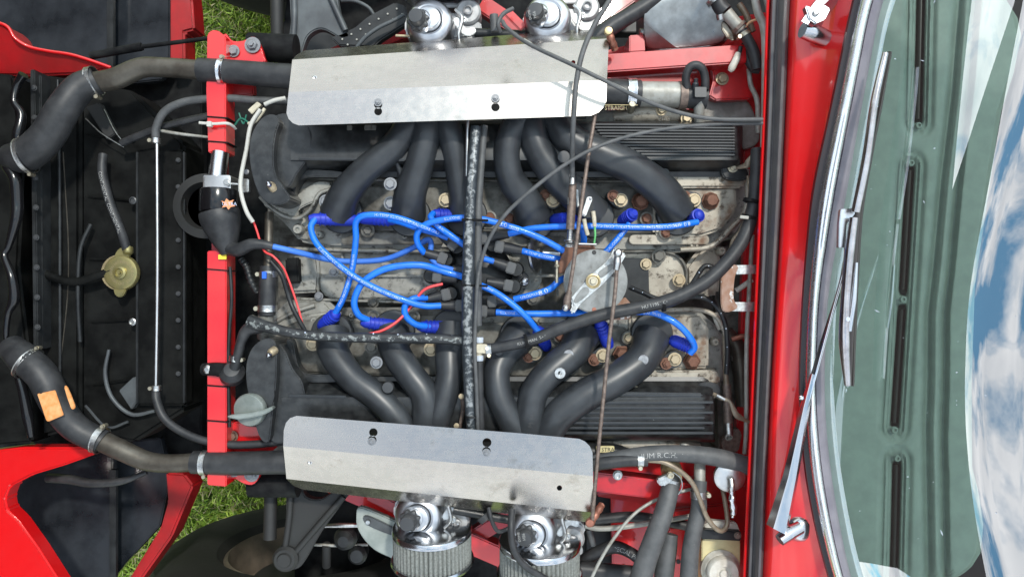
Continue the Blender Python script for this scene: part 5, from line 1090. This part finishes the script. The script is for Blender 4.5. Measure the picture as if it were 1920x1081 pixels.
# ================================================================ LOWER RIGHT HOSES
hp=[(1100,868,-30),(1160,858,-20),(1220,850,-12),(1280,850,-12),(1340,856,-16),(1400,872,-26),(1425,884,-40)]
hh=hose('thick printed black hose arching under the lower cam cover to bulkhead','hose','rear hoses',hp,[13,14,15,16,17,17,16],'rubber_grey',(),name='fuel_hose',seg=20)
tube_text('IUM R.C.H.  SAXW222EAE  J3402  STAN. J2000',hp,15.5,104,14,M['print_grey'],hh)
h2=hose('black hose with clip ending in a thin tan pipe right of lower heat shield','hose','rear hoses',[(1085,876,-20),(1130,868,-14),(1180,862,-10),(1214,862,-8)],[12,12,12,12],'rubber',[((1200,862,-8),(1,0,0),12,11,dict(side=1))],name='fuel_hose',seg=18)
o=tube('fuel_pipe',[(1212,862,-8),(1245,866,-6),(1275,882,-4),(1298,905,-4),(1312,935,-6),(1326,970,-10),(1345,992,-14),(1358,992,-20),(1364,975,-30),(1358,930,-50),(1352,905,-60)],4.6,M['tan_pipe'],None,12); tag(o,'thin tan fuel pipe looping down in a J beside the fuel filter','fuel pipe')
ff=thing('fuel_filter','round silver disc filter with foil-wrapped outlet near the bulkhead','filter',1368,898,-20)
lathe('filter_disc',(1368,893,-22),[(8,-18),(24,-12),(29,-6),(30,-2),(29,3),(22,7),(8,9),(0,9)],M['alu'],ff,axis=(-.05,-.15,1),seg=36)
tube('outlet_stub',[(1370,898,-10),(1372,912,-4),(1372,922,-6)],[7,6,5],M['zinc'],ff,14); tube('foil_wrap',[(1372,916,-6),(1373,935,-6),(1376,955,-10),(1374,968,-14)],[5,7,7,4],M['chrome_soft'],ff,9,5,ribs=(.18,4))
h3=hose('tall grey heater hose with loose clip left of the pair at bottom','hose','rear hoses',[(1259,895,-46),(1254,925,-30),(1243,965,-20),(1226,1010,-14),(1210,1055,-10),(1195,1110,-6)],[16,17,18,19,20,22],'rubber_grey',[((1257,903,-42),(-.25,1,0),18,14,dict(side=1,up=.5))],name='heater_hose',seg=22)
h3b=thing('hose_union','brassy hose union and bent clip above tall grey heater hose','hose union',1258,880,-50)
lathe('union_neck',(1259,880,-60),[(19,-10),(20,4),(16,10),(15,24)],M['brass'],h3b,axis=(0,-.5,1),seg=22); prism('clip_ear',[(1232,898),(1256,888),(1264,894),(1258,904),(1244,912),(1234,908)],-18,-30,M['zinc'],h3b,2.5); bolt(1257,890,-16,7,M['screw'],h3b,kind='cap',name='screw')
tube('wire_ring',[(1262,884,-30),(1276,896,-26),(1279,912,-26),(1272,926,-30)],1.2,M['zinc'],h3b,6)
hose('second grey hose emerging behind tall heater hose at bottom','hose','rear hoses',[(1256,1000,-60),(1252,1030,-56),(1246,1070,-50),(1240,1120,-46)],[15,17,18,18],'rubber_grey',(),name='heater_hose',seg=20)
h4=hose('right hand grey heater hose with worm clip beside the yellow reservoir','hose','rear hoses',[(1312,900,-36),(1310,925,-32),(1310,955,-30),(1300,1000,-26),(1294,1040,-22),(1290,1110,-18)],[13.5,14,15,15.5,16,17],'rubber_grey',[((1310,926,-32),(0,1,0),14.5,13,dict(side=-1))],name='heater_hose',seg=22)
o=tube('heater_stub',[(1313,850,-60),(1312,880,-44),(1312,902,-38)],[10,10.5,10.5],M['grey_pipe'],None,16); tag(o,'pale corroded metal stub entering top of right heater hose','pipe stub')
o=tube('heater_stub',[(1284,832,-64),(1283,852,-58)],[9,9],M['grey_pipe'],None,16); tag(o,'pale metal stub below lower cam cover corner','pipe stub')
cable('thin grey cable bowing from bottom edge up behind tall heater hose',[(1098,1110,-30),(1120,1060,-30),(1150,1010,-34),(1190,962,-44),(1240,932,-56),(1300,915,-62)],3.2,'grey_pipe')
o=tube('white_pipe',[(1098,985,-110),(1120,990,-104),(1160,988,-100),(1230,978,-100),(1300,966,-104)],[5,5,5.2,5,5],M['grey_pipe'],None,12); tag(o,'light grey pipe running level behind heater hoses','pipe')
o=tube('dark_hose',[(1100,975,-140),(1180,968,-136),(1240,975,-134),(1310,990,-136)],[9,10,10,9],M['rubber'],None,14); tag(o,'dark hose running level behind light grey pipe','hose')
sp=[(1085,1060,-200),(1110,1040,-190),(1150,1025,-184),(1180,1034,-180),(1210,1056,-176)]
o=tube('speed_hose',sp,[12,12,12,11,11],M['rubber'],None,16); tag(o,'dark printed hose arching low between air filter and tall heater hose','hose'); tube_text('SPECIAL PC',sp,11.5,84,12,M['print_grey'],o)
o=tube('lower_hose',[(1070,1064,-170),(1130,1070,-170),(1200,1076,-170)],[15,15,15],M['rubber'],None,16); tag(o,'thick dark hose at bottom edge right of air filters','hose')
o=tube('drain_stub',[(1103,990,-140),(1112,1020,-160)],[6,6],M['rubber_grey'],None,12); tag(o,'short grey stub dropping behind copper union','tube')
sm_=thing('hose_strap_label','cream printed label strip on hose below lower cam cover','label',1135,842,-70)
prism('label_band',[(1118,836),(1152,836),(1152,848),(1118,848)],-64,-70,M['plastic_yellow'],sm_,1); flat_text('5 STRA',1136,842,-63.4,10.5,0,M['print_black'],sm_)
o=tube('crossover_hose',[(1090,846,-90),(1150,848,-88),(1180,852,-90)],[18,17,12],M['black_paint'],None,18); tag(o,'black hose end carrying the cream label strip','hose'); clamp(o,(1158,886,-60),(1,0,0),1,1) if False else bolt(1158,890,-50,9,M['zinc'],o,kind='cap',name='screw')
# reservoir
rs=thing('washer_reservoir','yellowed plastic fluid reservoir with large cream screw cap at bottom right','reservoir',1348,1050,-40)
prism('tank',rrect(1316,1008,1388,1120,8),-46,-160,M['plastic_yellow'],rs,7); prism('retaining_band',[(1314,992),(1390,996),(1390,1014),(1314,1010)],-30,-60,M['black_paint'],rs,2); bolt(1383,1003,-29,5,M['rust_rod'],rs)
prism('bracket_top',[(1320,984),(1334,976),(1382,980),(1388,996),(1318,994)],-44,-60,M['plastic_cream'],rs,2)
lathe('screw_cap',(1352,1068,-40),[(37,-14),(37,-2),(34,1),(33,5),(31,7),(30,16),(27,20),(14,21),(13,17),(8,17),(7,21),(0,22)],M['plastic_cream'],rs,seg=40)
# earth strap & wiring at rear lower
es=tube('earth_strap',[(1338,738,-62),(1352,746,-50),(1368,752,-44),(1376,768,-40),(1384,780,-40),(1408,792,-44)],[3.5,4,3,5,6,2],M['copper'] if False else M['tan_pipe'],None,10,aspect=.5); tag(es,'flat braided earth strap from lower cam cover corner to red flange','earth strap'); tube('crimp',[(1345,741,-54),(1360,749,-46)],[4,3.4],M['zinc'],es,10)
es2=tube('earth_strap',[(1382,314,-66),(1396,311,-58),(1404,306,-54),(1416,292,-52)],[3,5,8,8],M['tan_pipe'],None,10,aspect=.5); tag(es2,'flat braided earth strap at rear corner of the upper cam cover','earth strap')
dp=thing('dipstick_tube','rusty dipstick tube with open end beside the lower cam cover','dipstick tube',1362,780,-90)
tube('tube_upper',[(1357,620,-104),(1359,680,-100),(1362,720,-96)],[3.5,3.5,6],M['tan_pipe'],dp,10); tube('tube_middle',[(1362,720,-98),(1364,760,-94),(1366,800,-92)],[8,9,9],M['rust_rod'],dp,14,8,ribs=(.05,6)); tube('open_end',[(1366,795,-90),(1367,818,-80)],[8,7],M['zinc'],dp,14)
lathe('mouth',(1367,820,-76),[(7,-4),(7,0),(5,.5),(4.6,-5),(0,-5)],M['grey_pipe'],dp,seg=16,axis=(0,-.4,1))
prism('stay',[(1352,826),(1382,800),(1392,812),(1386,846),(1360,852)],-110,-130,M['rust_rod'],dp,3)
gx=thing('gearbox_housing','brown-stained gearbox bell housing deep behind the engine','gearbox',1380,640,-200)
prism('housing',[(1340,460),(1400,440),(1410,560),(1405,860),(1350,850)],-190,-330,M['cast_dark'],gx,10); tube('housing_rib',[(1362,620,-150),(1385,660,-150),(1392,760,-154)],[12,16,12],M['old_pipe'],gx,14)
lathe('plug',(1384,668,-150),[(14,-6),(14,4),(8,10),(0,11)],M['zinc'],gx,seg=20); tube('tan_union',[(1372,636,-110),(1392,630,-108),(1404,632,-110)],[5,5,5],M['copper'],gx,10)
tube('white_pipe_end',[(1380,545,-110),(1395,535,-106),(1410,524,-104)],[5,5,5],M['plastic_cream'],gx,10); tube('white_pipe_end',[(1341,586,-104),(1345,600,-104),(1350,616,-108)],[7,7,5],M['plastic_cream'],gx,10)
# ================================================================ CARBURETTORS
def carb(cx,cy,kx,ky,label,cap_txt=True,hl=False,up=False):
    z=-60; t=thing('carburettor',label,'carburettor',cx,cy,z-60,group='carburettors with polished domes')
    k=K(z); ax=Vector((-.0,0,1))
    lathe('suction_dome',(cx,cy,z),[(45,-46),(45,-14),(43.5,-5),(38,2),(30,4.5),(26,3),(24.5,-2),(24,4),(22,14),(17,16)],M['dome'],t,axis=((cx-960)*-.0001-.06,.10 if up else .02,1),seg=44)
    lathe('damper_neck',(kx+3,ky-1,z+16),[(21,-12),(21,2),(18,5)],M['dome'],t,axis=(-.15,.1 if up else -.05,1),seg=24)
    kn=lathe('damper_cap',(kx,ky,z+20),[(19,-3),(19.5,0),(19,6),(17,8),(15,8),(14.5,20),(13,23),(0,24)],M['bolt_black'],t,axis=(-.15,.1 if up else -.05,1),seg=64,wob=lambda a,h:(1+.10*math.cos(8*a)) if h<7 else 1)
    if cap_txt:
        q=Vector((-.15,.1 if up else -.05,1)).normalized().to_track_quat('Z','Y'); flat_text('HS6',kx-4,ky+(4 if not up else 0),z+45.5,8,100,M['print_grey'],t); flat_text('DOME',kx-13,ky+(4 if not up else 0),z+45.5,6.5,100,M['print_grey'],t)
    s=-1 if up else 1
    by=cy+(-10*s)
    prism('carb_body',smooth_out([(cx-36,by-26),(cx+50,by-24),(cx+96,by-8),(cx+94,by+16),(cx+50,by+26),(cx-36,by+26)],3),z-40,z-110,M['carb_alu'],t,8,3)
    lathe('throttle_boss',(cx+74,cy+(8 if not up else -14),z-40),[(24,-30),(24,4),(20,8),(9,8),(9,16),(6,18),(5,12),(0,12)],M['carb_alu'],t,seg=26)
    prism('choke_lever',smooth_out([(cx+46,cy-2*s),(cx+60,cy-22*s),(cx+74,cy-30*s),(cx+88,cy-22*s),(cx+84,cy-12*s),(cx+70,cy-16*s),(cx+60,cy+0*s),(cx+52,cy+6*s)],3),z-10,z-16,M['zinc'],t,1.5)
    bolt(cx+66,cy+(4 if not up else 0),z-12,6.5,M['zinc'],t,kind='cap',name='screw'); tube('linkage_arm',[(cx+50,cy+20*s,z-8),(cx+62,cy+4*s,z-4),(cx+56,cy-26*s,z-2),(cx+58,cy-40*s,z-6)],[3,4,3,3],M['zinc'],t,8)
    prism('body_flange',rrect(cx-20,cy+(24 if not up else -40),cx+95,cy+(40 if not up else -24),6),z-52,z-80,M['carb_alu'],t,3)
    return t
carb(783,969,769,974,'polished carburettor with black knob over the left air filter below lower shield',False)
carb(998,1000,986,1002,'polished carburettor with lettered black knob over the right air filter',True)
carb(804,38,785,39,'polished carburettor with black knob peeping above centre of upper shield',False,up=True)
carb(1026,30,1006,28,'polished carburettor with lettered black knob above right part of upper shield',True,up=True)
def airfilter(cx,cy,rx,label,s=1):
    z=-80; t=thing('air_filter',label,'air filter',cx,cy,z,group='round pleated air filters')
    ax=(0,-s,-.16); k=1
    def lp(name,prof,m,seg=60,wob=None): return lathe(name,(cx,cy,z),prof,M[m],t,axis=ax,seg=seg,wob=wob)
    lp('face_plate',[(0,-3),(rx-6,-3),(rx-1,-2),(rx+1,1),(rx+1,8),(rx-3,10)],'chrome_dark')
    lp('pleated_element',[(rx-6,7),(rx-3,9),(rx-3,60),(rx-6,62)],'filter_media',480,lambda a,h:1+.085*abs(math.sin(a*26))**.6-.05)
    lp('rear_plate',[(rx-4,60),(rx+3,60),(rx+5,64),(rx+3,69),(rx-10,70),(0,70)],'chrome_dark')
    for dx in (-62,60): lathe('plate_screw',(cx+dx*.8,cy-8,z+30),[(4,0),(3,2),(0,2.5)],M['zinc'],t,axis=(0,.8,.6),seg=12)
    return t
airfilter(810,988,74,'left round pleated air filter with chrome rims below the lower heat shield')
airfilter(1012,1012,76,'right round pleated air filter with chrome rims and hose across it')
airfilter(830,-10,76,'round air filter with chrome rim just visible at top of frame',-1)
o=tube('breather_hose',[(960,955,-10),(958,985,10),(962,1025,14),(980,1056,10),(1015,1080,0),(1050,1100,-6)],6.4,M['rubber'],None,14); tag(o,'slim black hose draped over the right hand air filter','hose')
# tray panel behind left filter
tr=thing('filter_backplate','grey-green painted metal shield wing left of lower air filter','metal tray',730,1000,-160)
prism('wing',smooth_out([(672,950),(700,958),(760,985),(790,1000),(790,1062),(720,1040),(690,1020),(670,990),(668,966)],3),-170,-186,M['tray_green'],tr,4)
prism('recess',smooth_out([(682,966),(700,970),(750,996),(744,1006),(700,990),(682,978)],3),-166,-172,M['suspension'],tr,2); lathe('screw',(690,978,-165),[(5,0),(4,3),(0,3)],M['zinc'],tr,seg=12)
# finned plate & pipe upper left of carb
fp=thing('bonded_mount','black ribbed mounting strip running diagonally above upper heat shield','mounting strip',700,50,-160)
prism('strip_body',[(636,86),(700,88),(712,76),(768,40),(760,10),(740,4),(690,30),(664,52),(620,70)],-150,-170,M['black_paint'],fp,3)
for i in range(7):
    x=642+i*17; y=74-i*9.5; lathe('stitch',(x,y,-149),[(1.8,0),(1.8,1.4),(0,1.6)],M['grey_pipe'],fp,seg=8); lathe('stitch',(x+10,y+10,-149),[(1.8,0),(1.8,1.4),(0,1.6)],M['grey_pipe'],fp,seg=8)
o=tube('steel_pipe',[(668,90,-130),(685,70,-126),(710,52,-124),(735,40,-124),(758,28,-126)],3.8,M['suspension'],None,10); tag(o,'slim grey pipe following red diagonal tube near top','pipe')
o=tube('brake_hose',[(640,2,-200),(665,2,-196),(690,14,-194),(702,30,-196)],3.6,M['suspension'],None,10); tag(o,'thin grey brake hose arching beside ribbed strip at top','brake hose')
# linkage bits between upper carbs and lower carbs
for lb_,pts,r,m_ in (('black rubber coupling between the two lower carburettors',[(905,966,-50),(912,975,-48)],[14,12],'rubber'),('thin black hose between the lower carburettors',[(916,950,-40),(922,975,-36),(934,995,-40),(955,990,-50)],4,'rubber'),('black elbow left of second upper carburettor',[(926,28,-60),(928,60,-60)],[8,8],'rubber_grey'),('dark connecting spindle between the lower carburettors',[(850,955,-70),(960,975,-76)],[8,8],'black_paint'),('dark connecting spindle between the upper carburettors',[(890,62,-90),(985,66,-90)],[9,9],'black_paint'),('braided throttle link rising left of second upper carburettor',[(938,60,-40),(934,44,-30),(944,26,-36),(962,16,-44)],4,'rubber_grey')):
    o=tube('linkage_tube',pts,r,M[m_],None,12); tag(o,lb_,'linkage','carburettor linkage tubes')
o=bar('red_plate',(950,20,-70),(982,52,-70),16,8,M['red_used'],None,2); tag(o,'small red metal plate left of second upper carburettor','metal plate')
o=tube('brass_pin',[(742,67,-70),(768,68,-70)],2.6,M['bolt_tan'],None,8); tag(o,'tiny brass pin left of first upper carburettor','pin')
